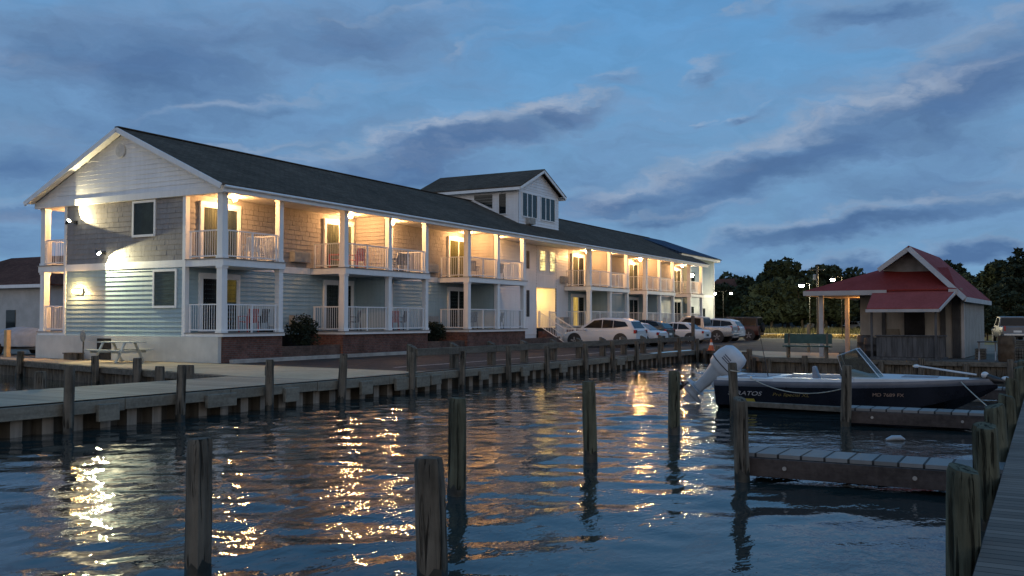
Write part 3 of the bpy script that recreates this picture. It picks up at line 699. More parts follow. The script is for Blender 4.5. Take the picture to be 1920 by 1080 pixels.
def pile_mesh(h, r, seed, top='flat', wet=.13):
    rnd = random.Random(seed); mb = MB(); n = 14
    zs = [-1.2, 0.0, wet-.05, wet, .45*h+.1, .8*h, h-.05, h]
    rs = [r*1.04, r*1.03, r*1.02, r*1.02, r, r*.98, r*.96, r*.86]
    bx, by = rnd.uniform(-.03,.03), rnd.uniform(-.03,.03); ph = [rnd.uniform(.87,1.09) for _ in range(n)]
    rings = []
    for z, rr in zip(zs, rs):
        ring = []
        for k in range(n):
            t = 2*math.pi*k/n; q = rr*(1+(ph[k]-1)*(1 if z > -1 else 0))*rnd.uniform(.965,1.035)
            zz = z + (rnd.uniform(-.05,.05) if z == wet else 0) + ((math.cos(t-1)*.03 if top == 'slant' else 0) if z > h-.06 else 0)
            ring.append((bx*z/max(h,.1)+q*math.cos(t), by*z/max(h,.1)+q*math.sin(t), zz))
        rings.append(ring)
    mb.m = 1; mb.loft(rings[:4], caps=False); mb.m = 0; mb.loft(rings[3:], caps=True)
    return mb
def pile(u, v, h, r, seed, label, group, mat=PILE, name='mooring_pile', cat='mooring pile', top='flat', wet=.13):
    o = pile_mesh(h, r, seed, top, wet).build(name, [mat, WET], smooth=50); o.location = (u, v, 0); q = random.Random(seed*7+1); o.rotation_euler = (R(q.uniform(-1.3,1.3)), R(q.uniform(-1.3,1.3)), q.uniform(0,6))
    return tag(o, label, cat, group)
G_M = 'mooring piles standing in open water'
pile(6.6, 4.42, 1.03, .125, 1, 'nearest weathered mooring pile, thick and cut off by the bottom of the view', G_M, PILE)
pile(5.8, 6.24, 1.16, .108, 2, 'leftmost mooring pile in the water, in front of the gable end', G_M, PILE)
pile(10.07, 6.38, 1.20, .112, 3, 'tall dark mooring pile just behind the nearest thick pile', G_M, PILE_GREEN)
pile(13.5, 6.14, 1.22, .112, 4, 'mooring pile in mid basin between the entrance and far balcony light reflections', G_M, PILE_GREEN)
pile(17.4, 6.18, 1.20, .112, 5, 'mooring pile standing just left of the tilted white outboard motor', G_M, PILE_GREEN)
o_p = pile(21.5, 6.2, 1.20, .105, 6, 'mooring pile with a rope turn in front of the white outboard motor', G_M, PILE)
# finger piers
def finger(u0, v0, v1, z, w, label, group='narrow finger piers off the right dock'):
    t = thing('finger_pier', (u0, v0, z), label, 'finger pier', group)
    MB().box(u0+.02, u0+w, v0, v1, z-.05, z).build('deck', FINGER_P, t)
    for q in (u0-.045, u0+w-.03): MB().box(q, q+.06, v0, v1-.02, z-.30, z-.055).build('stringer', WOODR, t, bevel=.008)
    MB().box(u0+.02, u0+w-.04, v1-.08, v1-.025, z-.28, z-.06).build('end_beam', WOODR, t)
    for v in (v0+1.0, v1-.6): MB().lathe((u0-.05, v, z-.17), [(.028,-.012),(.028,.0)], 10, 'x').build('bolt', METAL, t)
    return t
WOODR = M('reddish_dock_timber', (.07,.055,.05), .85, .35, 1.4, bmp=.015, stretch=(4,.6,4), fine=.4)
finger(12.95, .46, 3.66, .365, .72, 'nearer finger pier of pale boards in open water on the right')
finger(20.65, .46, 3.72, .36, .70, 'farther finger pier lying just in front of the moored boat')
finger(28.6, .46, 3.7, .36, .70, 'dark finger pier beyond the bow of the moored boat')
pile(12.80, 3.60, 1.10, .098, 21, 'pile at the outer end of the nearer finger pier', 'piles at the ends of the finger piers', PILE, top='slant')
pile(20.50, 3.62, 1.24, .095, 22, 'pile at the outer end of the farther finger pier, in front of the boat windscreen', 'piles at the ends of the finger piers', PILE)
MB_ = MB(); MB_.beam((20.9,3.6,.30), (21.3,6.15,.30), .12, .11)
tag(MB_.build('mooring_beam', WOODH, bevel=.01), 'single horizontal timber beam between two piles along the dark hull', 'timber beam')
# dock on the right, the viewer stands on it
dk = MB().box(-3, 41, -2.1, .43, .50, .55); tag(dk.build('dock', DOCK_P), kind='structure')
dk = MB().box(-3, 41, .36, .45, .30, .492); tag(dk.build('dock_edge_beam', WOODR), kind='structure')
for i, (u, h, r, lab) in enumerate(((7.7, 1.08, .125, 'nearest squat mossy dock pile at the right edge of the view'), (11.1, 1.07, .125, 'second squat mossy dock pile, beside the nearer finger pier'),
                             (13.8, 1.06, .125, 'third dock pile in the row along the right dock'), (17.0, .98, .12, 'fourth dock pile in the row along the right dock'),
                             (20.6, 1.05, .12, 'fifth dock pile, at the root of the farther finger pier'), (24.5, 1.1, .12, 'sixth dock pile, just past the boat bow'),
                             (28.6, 1.1, .12, 'seventh dock pile along the right dock, by the dark finger pier'), (33.5, 1.15, .12, 'eighth dock pile, farthest along the right dock'))):
    pile(u, .56, h, r, 30+i, lab, 'mossy piles along the right dock', PILE_GREEN, 'dock_pile', 'dock pile', top='slant')
# seawall piles on the water side
for i, u in enumerate((11.9, 14.6, 17.3, 20.0, 23.2, 26.0, 29.0, 32.0, 35.4, 38.2, 40.9, 43.8, 46.8, 49.6)):
    lab = ('leftmost' if i == 0 else ORD[i]) + ' slender pile from the left along the front of the seawall'
    pile(u, 16.28, 1.22 + (.07 if i % 3 == 0 else 0) - (.02 if i % 2 else 0), .10, 50+i, lab, 'slender piles along the seawall', PILE, 'seawall_pile', 'pile')
for i, (u, v, h) in enumerate(((14.1, 20.2, .98), (17.5, 20.2, .96), (18.5, 20.25, .95))):
    pile(u, 20.3, h, .13, 80+i, ['leftmost', 'middle', 'rightmost'][i] + ' short thick pile behind the low boardwalk in the side slip', 'short piles behind the low boardwalk', PILE, 'slip_pile', 'pile')
for i, v in enumerate((34.3, 27.8, 24.9)):
    pile(edge_pt(v)-.22, v, .98, .13, 90+i, ['far left', 'middle', 'right hand'][i] + ' pile against the plaza edge of the side slip', 'piles along the plaza edge', PILE, 'slip_pile', 'pile')
b = MB(); b.lathe((20.5,19.3,.6), [(.12,0),(.12,.24),(.10,.27)], 12); tag(b.build('bollard', PILE, smooth=40), 'single short timber bollard on the pale boardwalk', 'bollard')
# guard rail of the car park
gr = thing('guard_rail', (24.2, 17.0, .6), 'low timber guard rail with slant topped posts along the seawall edge of the car park', 'guard rail')
def rail_line(v): return 17.05
u = 24.3; k = 0
while u < 50.6:
    mb = MB(); h = 1.33
    mb.add([(u-.11,16.93,.59),(u+.11,16.93,.59),(u+.11,17.17,.59),(u-.11,17.17,.59),(u-.11,16.93,h),(u+.11,16.93,h),(u+.11,17.17,h+.11),(u-.11,17.17,h+.11)], [(0,3,2,1),(4,5,6,7),(0,1,5,4),(1,2,6,5),(2,3,7,6),(3,0,4,7)])
    mb.build('post', PILE, gr, bevel=.012)
    nx = min(u + 2.42, 50.6)
    if nx - u > .5: MB().box(u+.01, nx-.01, 16.84, 16.925, 1.06, 1.29).build('rail_board', WOODH, gr, bevel=.01)
    u += 2.42; k += 1
o = MB().box(-.08,.08,-.08,.08,.5,2.42).build('tall_post', WOOD, bevel=.012); o.location = (51.0, 17.0, 0)
tag(o, 'tall square timber post at the far end of the guard rail', 'post')
for nm in ():
    pass
# ================================================================== BOAT
boat = thing('bass_boat', (24.1, 7.15, 0), 'dark hulled bass boat with white deck moored at the finger pier', 'boat', rz=R(-90))
HULL = M('dark_blue_hull', (.012,.014,.022), .25, .3, 2)
SILV = M('silver_blue_band', (.075,.09,.12), .35, .2, 3)
GELW = M('white_gelcoat', (.52,.54,.56), .35, .06, 3)
GREYS = M('grey_vinyl', (.20,.21,.24), .6, .2, 5)
CHROME = M('aluminium_frame', (.55,.57,.6), .3, .1, 5, metal=.9)
L_ = 6.05
def hb(s): return (1.08 + .1*math.sin(s*math.pi*.9)) * (1 if s < .45 else max(.03, 1 - ((s-.45)/.55)**2.3))
def zs(s): return .70 + .16*s**2
def zk(s): return -.28 if s < .62 else -.28 + .92*((s-.62)/.38)**2
def lb(mb, fn):
    st = [i/26 for i in range(27)]; mb.loft([fn(s) for s in st]); return mb
def hull_ring(s):
    x = s*L_ + (.12 if s > .9 else 0)*(s-.9)*10; b, z, k = hb(s), zs(s), zk(s); zr = z-.13; c = k + (zr-k)*.42
    return [(x,0,k),(x,-b*.80,c),(x,-b*.86,c+.02),(x,-b,zr),(x,b,zr),(x,b*.86,c+.02),(x,b*.80,c)]
def local(mb, name, mat, parent=boat, **kw):
    o = mb.build(name, mat, None, **kw); o.parent = parent
    return o
local(lb(MB(), hull_ring), 'hull', HULL, smooth=35)
def band_ring(s):
    x = s*L_ + (.12 if s > .9 else 0)*(s-.9)*10; b, z = hb(s), zs(s)
    return [(x,-b-.004,z-.135),(x,-b-.022,z-.06),(x,-b-.002,z),(x,-b+.05,z),(x,b-.05,z),(x,b+.002,z),(x,b+.022,z-.06),(x,b+.004,z-.135)]
local(lb(MB(), band_ring), 'rub_rail', SILV, smooth=35)
def cap_ring(s0, s1, inset):
    pts = []
    N = 18; st = [s0 + (s1-s0)*i/N for i in range(N+1)]
    return [((s*L_), -hb(s)+inset) for s in st] + [((s*L_), hb(s)-inset) for s in reversed(st)]
local(MB().prism(cap_ring(.01,.24,.03), .66, .775), 'rear_deck', GELW, bevel=.015)
local(MB().prism(cap_ring(.54,.985,.03), .70, .845), 'front_deck', GELW, bevel=.02)
for sg in (-1, 1):
    mb = MB(); st = [.24+.30*i/8 for i in range(9)]
    mb.loft([[(s*L_, sg*(hb(s)-.01), .70), (s*L_, sg*(hb(s)-.03), .80), (s*L_, sg*(hb(s)-.26), .80), (s*L_, sg*(hb(s)-.26), .70)] for s in st])
    local(mb, 'side_deck', GELW, fix=True)
local(MB().box(.28*L_, .53*L_, -.85, .85, .66, .70), 'cockpit_floor', GREYS)
for y in (-.3, ):
    mb = MB(); mb.box(2.32, 2.72, y-.24, y+.24, .62, .74); mb.slab([(2.22,y-.16,.72),(2.40,y-.16,.72),(2.26,y-.1,1.06),(2.20,y-.1,1.05)], (0,.3,0)); local(mb, 'seat', GREYS, bevel=.03)
# consoles with raked windscreens
for y in (-.52,):
    mb = MB(); mb.slab([(3.0,y-.3,.72),(3.85,y-.3,.78),(3.75,y-.3,.84),(3.15,y-.3,1.0),(3.03,y-.3,1.0)], (0,.6,0)); local(mb, 'console', GELW, bevel=.03)
    tl = [(3.02,y-.33,.86),(3.80,y-.33,.85),(3.28,y-.26,1.50),(2.86,y-.26,1.33)]
    tr = [(3.02,y+.33,.86),(3.80,y+.33,.85),(3.28,y+.26,1.50),(2.86,y+.26,1.33)]
    g = MB(); fr = [tl[1], tr[1], tr[2], tl[2]]
    g.slab(tl, (0,.008,0)); g.slab(tr, (0,-.008,0)); g.slab(fr, (-.008,0,-.004))
    ws = local(g, 'windscreen', glass_mat('smoked_acrylic', (.03,.04,.05), .80, .05))
    mb = MB()
    for q in (tl, tr): mb.tube([q[1], q[2], q[3], q[0]], .010, 6)
    mb.tube([tl[2], tr[2]], .010, 6)
    o = local(mb, 'frame', CHROME, parent=ws)
mb = MB(); mb.lathe((2.9,-.5,1.02), [(.17,-.012),(.185,0),(.17,.012)], 16, 'x'); local(mb, 'steering_wheel', BLACK)
# cleats, hatches, small fittings
for x in (.9, 3.0, 5.45): 
    for y in (-1,): 
        s = x/L_; mb = MB(); yy = -hb(s)+.12; mb.box(x-.02,x+.02,yy-.02,yy+.02,.74,.81); mb.tube([(x-.09,yy,.82),(x+.09,yy,.82)], .014, 6); local(mb, 'cleat', CHROME)
local(MB().prism([(4.2,-.35),(4.95,-.28),(4.95,.28),(4.2,.35)], .845, .86), 'deck_hatch', GREYS)
local(MB().prism([(.35,-.75),(1.2,-.75),(1.2,.75),(.35,.75)], .775, .787), 'rear_hatch', GREYS)
local(MB().tube([(1.15,-.35,.74),(.95,-.5,2.0)], [.012,.006], 6), 'stern_light_pole', BLACK)
# bow trolling motor, stowed on deck
mb = MB(); mb.tube([(4.55,-.12,1.10),(5.75,-.05,.93)], .020, 8); local(mb, 'trolling_motor_shaft', GELW, smooth=60)
mb = MB(); mb.ball((4.5,-.12,1.10), .05, 12, 8, (1.5,.9,.8)); local(mb, 'trolling_motor_head', GELW, smooth=180)
mb = MB(); mb.ball((5.92,-.04,.93), .075, 12, 8, (1.1,.9,1)); local(mb, 'trolling_motor_mount', GELW, smooth=180)
mb = MB(); mb.tube([(5.95,-.04,.90),(6.12,-.04,.82),(6.3,-.04,.80)], [.07,.09,.05], 10); mb.box(5.6,6.05,-.12,.04,.79,.86); local(mb, 'trolling_motor_bracket', BLACK, smooth=50)
mb = MB(); mb.ball((6.33,-.04,.86), .065, 12, 8, (1.3,.9,.8)); local(mb, 'trolling_motor_pod', GELW, smooth=180)
# outboard, tilted up out of the water
ob = bpy.data.objects.new('outboard_motor', None); COL.objects.link(ob); ob.parent = boat; ob.location = (-.12, 0, .70); ob.rotation_euler = (0, R(47), 0); ob.scale = (1.1, 1.1, 1.1)
def rr(x, y, z, cx=0, n=16, p=3.0):
    out = []
    for k in range(n):
        t = 2*math.pi*k/n; c, s = math.cos(t), math.sin(t)
        out.append((cx + x*abs(c)**(2/p)*(1 if c >= 0 else -1), y*abs(s)**(2/p)*(1 if s >= 0 else -1), z))
    return out
mb = MB(); mb.loft([rr(.20,.15,.02,-.20), rr(.29,.20,.10,-.20), rr(.335,.235,.24,-.19), rr(.34,.24,.42,-.185), rr(.31,.22,.58,-.17), rr(.24,.17,.68,-.15), rr(.12,.09,.71,-.13)])
COWL = M('outboard_white_paint', (.44,.46,.49), .4, .1, 3)
local(mb, 'cowling', COWL, ob, smooth=60)
mb = MB(); mb.loft([rr(.346,.246,.235,-.19), rr(.349,.249,.245,-.19), rr(.346,.246,.257,-.188)]); local(mb, 'cowling_seam', BLACK, ob)
OBG = M('outboard_leg_paint', (.33,.36,.39), .35, .1, 3)
mb = MB(); mb.loft([rr(.23,.17,.05,-.20), rr(.19,.13,-.10,-.20), rr(.15,.085,-.30,-.20), rr(.135,.06,-.52,-.21), rr(.15,.05,-.62,-.22)]); local(mb, 'midsection', OBG, ob, smooth=60)
mb = MB(); mb.loft([rr(.27,.14,-.625,-.27), rr(.28,.15,-.632,-.275), rr(.27,.14,-.64,-.27)]); local(mb, 'cavitation_plate', OBG, ob)
mb = MB(); mb.loft([rr(.15,.045,-.64,-.22), rr(.15,.04,-.76,-.22)]); mb.tube([(.10,0,-.80),(.04,0,-.80),(-.2,0,-.80),(-.38,0,-.80),(-.44,0,-.80)], [.015,.055,.075,.07,.05], 12)
mb.slab([(.0,-.008,-.86),(-.26,-.008,-.86),(-.30,-.008,-1.06),(-.14,-.008,-1.05)], (0,.016,0)); local(mb, 'gearcase', OBG, ob, smooth=45)
mb = MB(); mb.tube([(-.44,0,-.80),(-.58,0,-.80)], [.05,.035], 10)
for k in range(3):
    t = 2*math.pi*k/3 + .4; c, s = math.cos(t), math.sin(t)
    P = lambda r, w, dx: (-.5+dx, c*r - s*w, -.80 + s*r + c*w)
    mb.slab([P(.04,-.03,-.03), P(.12,-.09,-.05), P(.18,-.03,-.03), P(.165,.07,.04), P(.05,.04,.04)], (.01,0,0))
local(mb, 'propeller', BLACK, ob)
mb = MB(); mb.box(-.04,.14,-.16,.16,-.28,.06); local(mb, 'transom_bracket', OBG, ob, bevel=.02)
INK = M('dark_decal', (.03,.04,.07), .4, .2, 5)
mb = MB(); 
for k in range(3): mb.box(-.30+.0, -.10, -.246, -.243, .37+k*.05, .39+k*.05)
local(mb, 'cowling_decal', INK, ob)
# lettering on the near side of the hull
def hull_text(name, body, x, z, size, mat, width, shear=.0):
    s = x/L_; b = hb(s); k = zk(s); zr = zs(s)-.13; c = k+(zr-k)*.42+.02; y = -(b*.86 + (b-b*.86)*(z-c)/(zr-c)) - .022
    tilt = math.atan2(b*.14, zr-c); yaw = -math.atan2(-(hb(s+.05)-hb(s-.05)), .1*L_)
    mw = Matrix.Translation((x, y, z)) @ Matrix.Rotation(math.atan2(-(hb(s+.04)-hb(s-.04)), .08*L_), 4, 'Z') @ Matrix.Rotation(R(90)+tilt, 4, 'X')
    return text_mesh(name, body, size, mat, boat, mw, .003, shear, width)
SILVT = M('silver_lettering', (.42,.42,.45), .4, .15, 6)
GOLD = M('gold_lettering', (.22,.17,.06), .4, .2, 6)
hull_text('hull_lettering', 'STRATOS', .74, .40, .15, SILVT, .85, .35)
hull_text('hull_lettering', 'Pro Special XL', 1.85, .40, .11, GOLD, .85, .3)
hull_text('registration_number', 'MD 7689 FX', 4.0, .47, .11, M('faded_registration', (.30,.21,.17), .5, .2, 6), .66)
mb = MB(); mb.slab([(.42,-1.03,.12),(1.05,-1.035,.12),(.98,-1.075,.28),(.42,-1.07,.28)], (0,-.004,0)); local(mb, 'yellow_decal', M('yellow_decal', (.34,.28,.05), .5, .15, 6))
# ropes
ROPE = M('pale_mooring_rope', (.40,.37,.31), .9, .2, 9)
def rope(a, b, sag, label):
    mb = MB(); A, B = Vector(a), Vector(b); pts = [A.lerp(B, i/12) - Vector((0,0,sag*4*(i/12)*(1-i/12))) for i in range(13)]; mb.tube(pts, .011, 6)
    return tag(mb.build('mooring_rope', ROPE, smooth=60), label, 'rope', 'mooring ropes of the boat')
rope((23.0, 6.25, .78), (20.6, 3.66, .76), .22, 'slack mooring rope sagging along the dark hull near the stern')
rope((23.75, 1.72, .80), (21.2, .95, .37), .02, 'taut mooring rope from the bow down to the finger pier')
mb = MB(); mb.tube([(.12*math.cos(t), .12*math.sin(t), .02*math.sin(t)) for t in [i*math.pi/8 for i in range(17)]], .014, 6)
o = mb.build('rope_turn', ROPE, smooth=60); o.location = (21.5, 6.2, 1.02); tag(o, 'turn of rope round the pile before the outboard motor', 'rope', 'mooring ropes of the boat')
mb = MB(); mb.tube([(0,0,.02),(.12,.02,.045),(.26,.0,.05),(.34,0,.02)], [.02,.05,.05,.018], 10)
o = mb.build('foam_float', OBG, smooth=60); o.location = (18.35, 2.55, 0); o.rotation_euler = (0,0,R(-60)); tag(o, 'small white foam float drifting by the farther finger pier', 'float')

# ================================================================== HUT
RED_METAL = M('red_metal_roof', (.20,.028,.022), .75, .14, 1.2, fine=.4)
RED_PALE = M('faded_red_metal_roof', (.25,.055,.048), .75, .14, 1.2, fine=.4)
HUTW = M('hut_cream_siding', (.28,.26,.23), .7, .15, 2, streak=.4)
HUTWT = M('hut_white_trim', (.38,.365,.36), .55, .1, 2)
DGREY = M('grey_counter_boards', (.085,.085,.088), .8, .3, 2, stretch=(4,4,.5))
hut = thing('waterfront_hut', (46, 5.2, .58), 'small cream hut with a red metal roof, gablet and open lit porch on the right', 'hut', rz=R(-2.5))
mb = MB(); lap(mb, (43.6,6.95), (43.6,2.9), .62, 3.5, (-1,0), .14, .012); lap(mb, (43.6,2.9), (51.8,2.9), .62, 3.2, (0,-1), .14, .012); lap(mb, (51.8,6.95), (43.6,6.95), .62, 3.5, (0,1), .14, .012)
mb.box(43.62, 51.8, 2.92, 6.93, .6, 3.3); mb.build('wall', HUTW, hut)
mb = MB()   # main gable roof, ridge along X
for pts in ([(42.1,2.66,3.08),(52.4,2.66,3.08),(52.4,4.9,5.25),(43.3,4.9,5.25)], [(43.3,6.1,4.38),(52.4,6.1,4.38),(52.4,4.9,5.25),(43.3,4.9,5.25)]): mb.slab(pts, (0,0,.06))
mb.build('main_roof', RED_METAL, hut)
mb = MB()
mb.slab([(42.2,8.95,3.38),(42.2,2.95,3.38),(44.5,3.55,4.36),(44.5,6.15,4.36)], (0,0,.055)); mb.slab([(42.2,8.95,3.38),(44.5,6.15,4.36),(52.4,6.15,4.36),(52.4,8.95,3.38)], (0,0,.055))
mb.build('porch_roof', RED_METAL, hut)
mb = MB(); mb.slab([(40.9,6.15,2.60),(40.9,3.45,2.60),(42.35,2.98,3.36),(42.35,6.15,3.36)], (0,0,.05)); mb.build('awning', RED_PALE, hut)
mb = MB(); mb.slab([(44.1,3.75,4.15),(44.1,6.1,4.3),(44.1,4.9,5.2)], (.08,0,0)); mb.build('gablet', M('gablet_grey', (.20,.20,.20)), hut)
mb = MB()
mb.beam((42.06,2.64,3.02), (43.26,4.9,5.19), .20, .05, up=(1,.1,0)); mb.beam((43.27,6.12,4.3), (43.27,4.9,5.17), .18, .05, up=(1,0,0))
mb.beam((42.1,2.63,3.0), (52.4,2.63,3.0), .05, .20); mb.build('rake_board', HUTWT, hut)
mb = MB(); mb.beam((42.17,9.0,3.32), (42.17,5.6,3.32), .06, .20); mb.beam((42.17,3.25,3.32), (42.17,2.92,3.32), .06, .2); mb.beam((42.17,8.98,3.32), (52.4,8.98,3.32), .06, .20); mb.beam((40.88,6.18,2.55), (40.88,3.42,2.55), .05, .12); mb.beam((40.88,3.42,2.56),(42.3,2.95,3.34),.05,.10)
mb.build('fascia', HUTWT, hut)
MB().box(42.3, 52.2, 6.96, 8.9, 3.24, 3.28).build('porch_ceiling', M('porch_ceiling_boards', (.45,.33,.2), .6, .2, 2), hut)
for u, v in ((42.6,8.35),(47.5,8.35),(51.9,8.35)): MB().box(u-.09,u+.09,v-.09,v+.09,.6,3.24).build('porch_post', HUTWT, hut, bevel=.01)
for v in (6.0, 3.6): MB().box(41.1,41.18,v-.04,v+.04,.6,2.6).build('awning_post', DGREY, hut)
MB().box(43.5, 43.585, 4.35, 5.15, .62, 2.75).build('door', DARKROOM, hut)
for a, b in ((5.9,6.05),(3.55,3.75),(3.0,3.3)): MB().box(43.52, 43.585, a, b, .62, 3.1).build('dark_panel', SHUT, hut)
MB().box(43.5, 43.585, 5.35, 5.85, 1.35, 1.8).build('notice_board', M('notice_board', (.13,.11,.08)), hut)
MB().box(43.45, 43.585, 5.3, 5.9, 1.15, 1.22).build('shelf', HUTWT, hut)
MB().box(43.55, 43.66, 2.84, 2.96, .62, 3.2).build('corner_board', HUTWT, hut)
mb = MB(); mb.box(47.2,47.35,7.0,7.1,2.75,2.95); pl = mb.build('porch_lamp', M_LAMP, hut)
MB().ball((47.2,7.35,3.0), .10, 12, 8).build('globe', emis('hut_lamp_globe', (1,.48,.15), 260), pl, smooth=180)
mb = MB(); mb.box(41.2,42.9,3.4,6.1,.59,.68); mb.build('porch_deck', DGREY, hut)
ct = thing('bar_counter', (41.4, 4.8, .6), 'dark grey boarded counter standing under the faded red awning of the hut', 'counter')
mb = MB(); mb.box(41.25,41.33,3.5,6.05,.69,1.52); 
for k in range(13): mb.box(41.235,41.252,3.52+k*.195,3.69+k*.195,.70,1.50)
mb.build('front_panel', DGREY, ct); MB().box(41.18,41.7,3.45,6.1,1.52,1.57).build('counter_top', DGREY, ct, bevel=.01)
sheet('dock_landing', [(40.5,7.0),(40.5,-3),(43.4,-3),(43.4,7.0)], .60, DOCK_P)
sheet('sandy_landing', [(40.6,7.05),(47.0,7.05),(49.5,14.6),(49,15.6),(46.3,12.9),(41.05,10.5)], .604, CONC)

# bench, cans, crates and clutter round the hut
TEALP = M('teal_painted_boards', (.02,.065,.06), .6, .2, 3)
t = thing('teal_bench', (40.4, 8.7, .6), 'teal topped bench standing on the landing left of the hut', 'bench')
MB().box(40.7,41.1,7.75,9.7,1.06,1.12).build('seat', TEALP, t, bevel=.01); MB().box(41.08,41.13,7.75,9.7,1.2,1.6).build('backrest', TEALP, t, bevel=.01)
for v in (7.95, 9.5):
    mb = MB(); mb.box(40.74,40.80,v-.04,v+.04,.6,1.06); mb.box(41.06,41.12,v-.04,v+.04,.6,1.62); mb.box(40.8,41.06,v-.03,v+.03,.8,.88); mb.build('leg', PILE, t)
def bin_(u, v, r, h, label, mat):
    t = thing('barrel', (u, v, .6), label, 'barrel'); mb = MB(); mb.lathe((u,v,.61), [(r*.88,0),(r,.06),(r,h*.33),(r*1.03,h*.36),(r,h*.39),(r,h*.66),(r*1.03,h*.69),(r,h*.72),(r,h-.04),(r*.95,h)], 18); mb.build('drum', mat, t, smooth=40)
    MB().lathe((u,v,.61), [(r*.9,h),(r*.9,h+.025),(r*.2,h+.035)], 18).build('lid', mat, t)
bin_(40.95, 1.35, .30, .95, 'brown drum at the right edge of the landing', M('brown_drum', (.085,.06,.04), .7, .3, 4))
bin_(43.0, 6.75, .33, .9, 'black drum between the teal bench and the bar counter', BLACK)
bin_(42.4, 6.45, .26, .8, 'smaller black drum right beside the bar counter', BLACK)
def xtable(u, v, w, label, top_m, leg_m, h=.74):
    t = thing('folding_table', (u, v, .6), label, 'table')
    MB().box(u-.3,u+.3,v-w/2,v+w/2,.6+h-.04,.6+h).build('table_top', top_m, t, bevel=.008)
    for s in (-1,1):
        for q in (-1,1): mb = MB(); mb.beam((u+s*.25,v+q*(w/2-.06),.6),(u-s*.25,v+q*(w/2-.06),.6+h-.04),.04,.04); mb.build('leg', leg_m, t)
xtable(42.0, 2.05, .7, 'small folding table with white crossed legs right of the hut corner', BLACK, HUTWT)
for i, (u, v, lab) in enumerate(((42.6, 1.55, 'dark plastic chair beside the small folding table'), (41.6, 2.75, 'dark plastic chair at the corner of the hut'))):
    pass
def crate(u, v, w, d, h, label, mat, z=.6):
    t = thing('crate', (u, v, z), label, 'crate'); mb = MB(); n = 4
    for k in range(n):
        z0 = z+.01 + k*(h-.02)/n; z1 = z0 + (h-.02)/n - .02
        mb.box(u-w/2,u+w/2,v-d/2,v-d/2+.02,z0,z1); mb.box(u-w/2,u+w/2,v+d/2-.02,v+d/2,z0,z1); mb.box(u-w/2,u-w/2+.02,v-d/2+.02,v+d/2-.02,z0,z1); mb.box(u+w/2-.02,u+w/2,v-d/2+.02,v+d/2-.02,z0,z1)
    mb.build('slats', mat, t); MB().box(u-w/2+.03,u+w/2-.03,v-d/2+.03,v+d/2-.03,z+.01,z+h-.03).build('contents', DARKROOM, t)
crate(42.6, .9, .5, .5, .5, 'dark slatted crate right of the folding table', PILE)
crate(43.2, 2.35, .45, .4, .45, 'slatted crate against the right wall of the hut', WOODH)
crate(44.5, .75, .9, .7, .8, 'large dark crate stacked behind the brown drum', DGREY)
crate(42.55, .9, .4, .4, .32, 'small crate resting on the dark slatted crate', WOODH, 1.1)
t = thing('upturned_skiff', (47.5, 1.2, .6), 'pale upturned skiff lying beyond the hut on the far right', 'skiff')
mb = MB(); st = [i/12 for i in range(13)]
mb.loft([[(45.8+3.6*s, 1.2-.62*math.sin(math.pi*(.12+.8*s))**.7, .62+.3), (45.8+3.6*s, 1.2-.35*math.sin(math.pi*(.12+.8*s))**.7, 1.25), (45.8+3.6*s, 1.2+.35*math.sin(math.pi*(.12+.8*s))**.7, 1.25), (45.8+3.6*s, 1.2+.62*math.sin(math.pi*(.12+.8*s))**.7, .92)] for s in st]); mb.build('hull', M('grey_skiff_hull', (.16,.17,.18), .5, .2, 3), t, smooth=50)
for u in (46.4, 48.6): MB().box(u-.06,u+.06,.6,1.8,.6,.93).build('trestle', PILE, t)

# ================================================================== PEOPLE-SIZED FURNITURE: balcony chairs, picnic table, sign
PLW = M('white_plastic', (.66,.66,.64), .45, .06, 4); PLR = M('red_plastic', (.42,.06,.045), .45, .1, 4); PLK = M('dark_plastic', (.03,.03,.035), .5, .2, 4); PLB_ = M('grey_blue_plastic', (.16,.18,.20), .5, .2, 4)
def make_chair(mat, label, group):
    t = thing('balcony_chair', (0,0,0), label, 'chair', group)
    mb = MB(); mb.slab([(-.24,-.22,.40),(.24,-.22,.40),(.22,.24,.36),(-.22,.24,.36)], (0,0,.035)); mb.build('seat', mat, t, bevel=.01)
    mb = MB()
    for k in range(5): x = -.19 + k*.095; mb.slab([(x-.036,.22,.38),(x+.036,.22,.38),(x*1.08+.036,.36,.88),(x*1.08-.036,.36,.88)], (0,.022,0))
    mb.beam((-.22,.365,.88),(.22,.365,.88),.035,.06); mb.build('backrest', mat, t)
    for sx in (-1,1):
        mb = MB(); mb.beam((sx*.27,-.24,.62),(sx*.26,.32,.62),.055,.03); mb.beam((sx*.26,-.2,.0),(sx*.27,-.22,.605),.04,.04,up=(0,1,0)); mb.build('arm', mat, t)
        MB().beam((sx*.25,.34,0),(sx*.24,.26,.60),.04,.04,up=(0,1,0)).build('leg', mat, t)
    return t
def place_chair(mat, u, v, z, deg, label, group):
    c = make_chair(mat, label, group); c.location = (u, v, z); c.rotation_euler = (0,0,R(deg))
GU, GL = 'chairs on the upper balconies', 'chairs on the ground floor balconies'
place_chair(PLW, 27.55, 26.95, F2, 150, 'white chair on the lit corner balcony, left of its white neighbour', GU)
place_chair(PLW, 28.12, 27.0, F2, 200, 'white chair on the lit corner balcony, against the right column', GU)
place_chair(PLR, 33.25, 27.5, F2, 215, 'red chair on the second lit balcony, in front of the sliding door', GU)
place_chair(PLR, 34.2, 27.05, F2, 170, 'red chair on the second lit balcony, seen through the front railing', GU)
place_chair(PLK, 37.1, 27.1, F2, 190, 'dark chair upstairs right of the balcony with red chairs, the left one of two', GU)
place_chair(PLK, 37.75, 27.15, F2, 160, 'dark chair upstairs right of the balcony with red chairs, the right one of two', GU)
place_chair(PLK, 44.35, 27.1, F2, 110, 'dark slatted chair on the brightest upper balcony', GU)
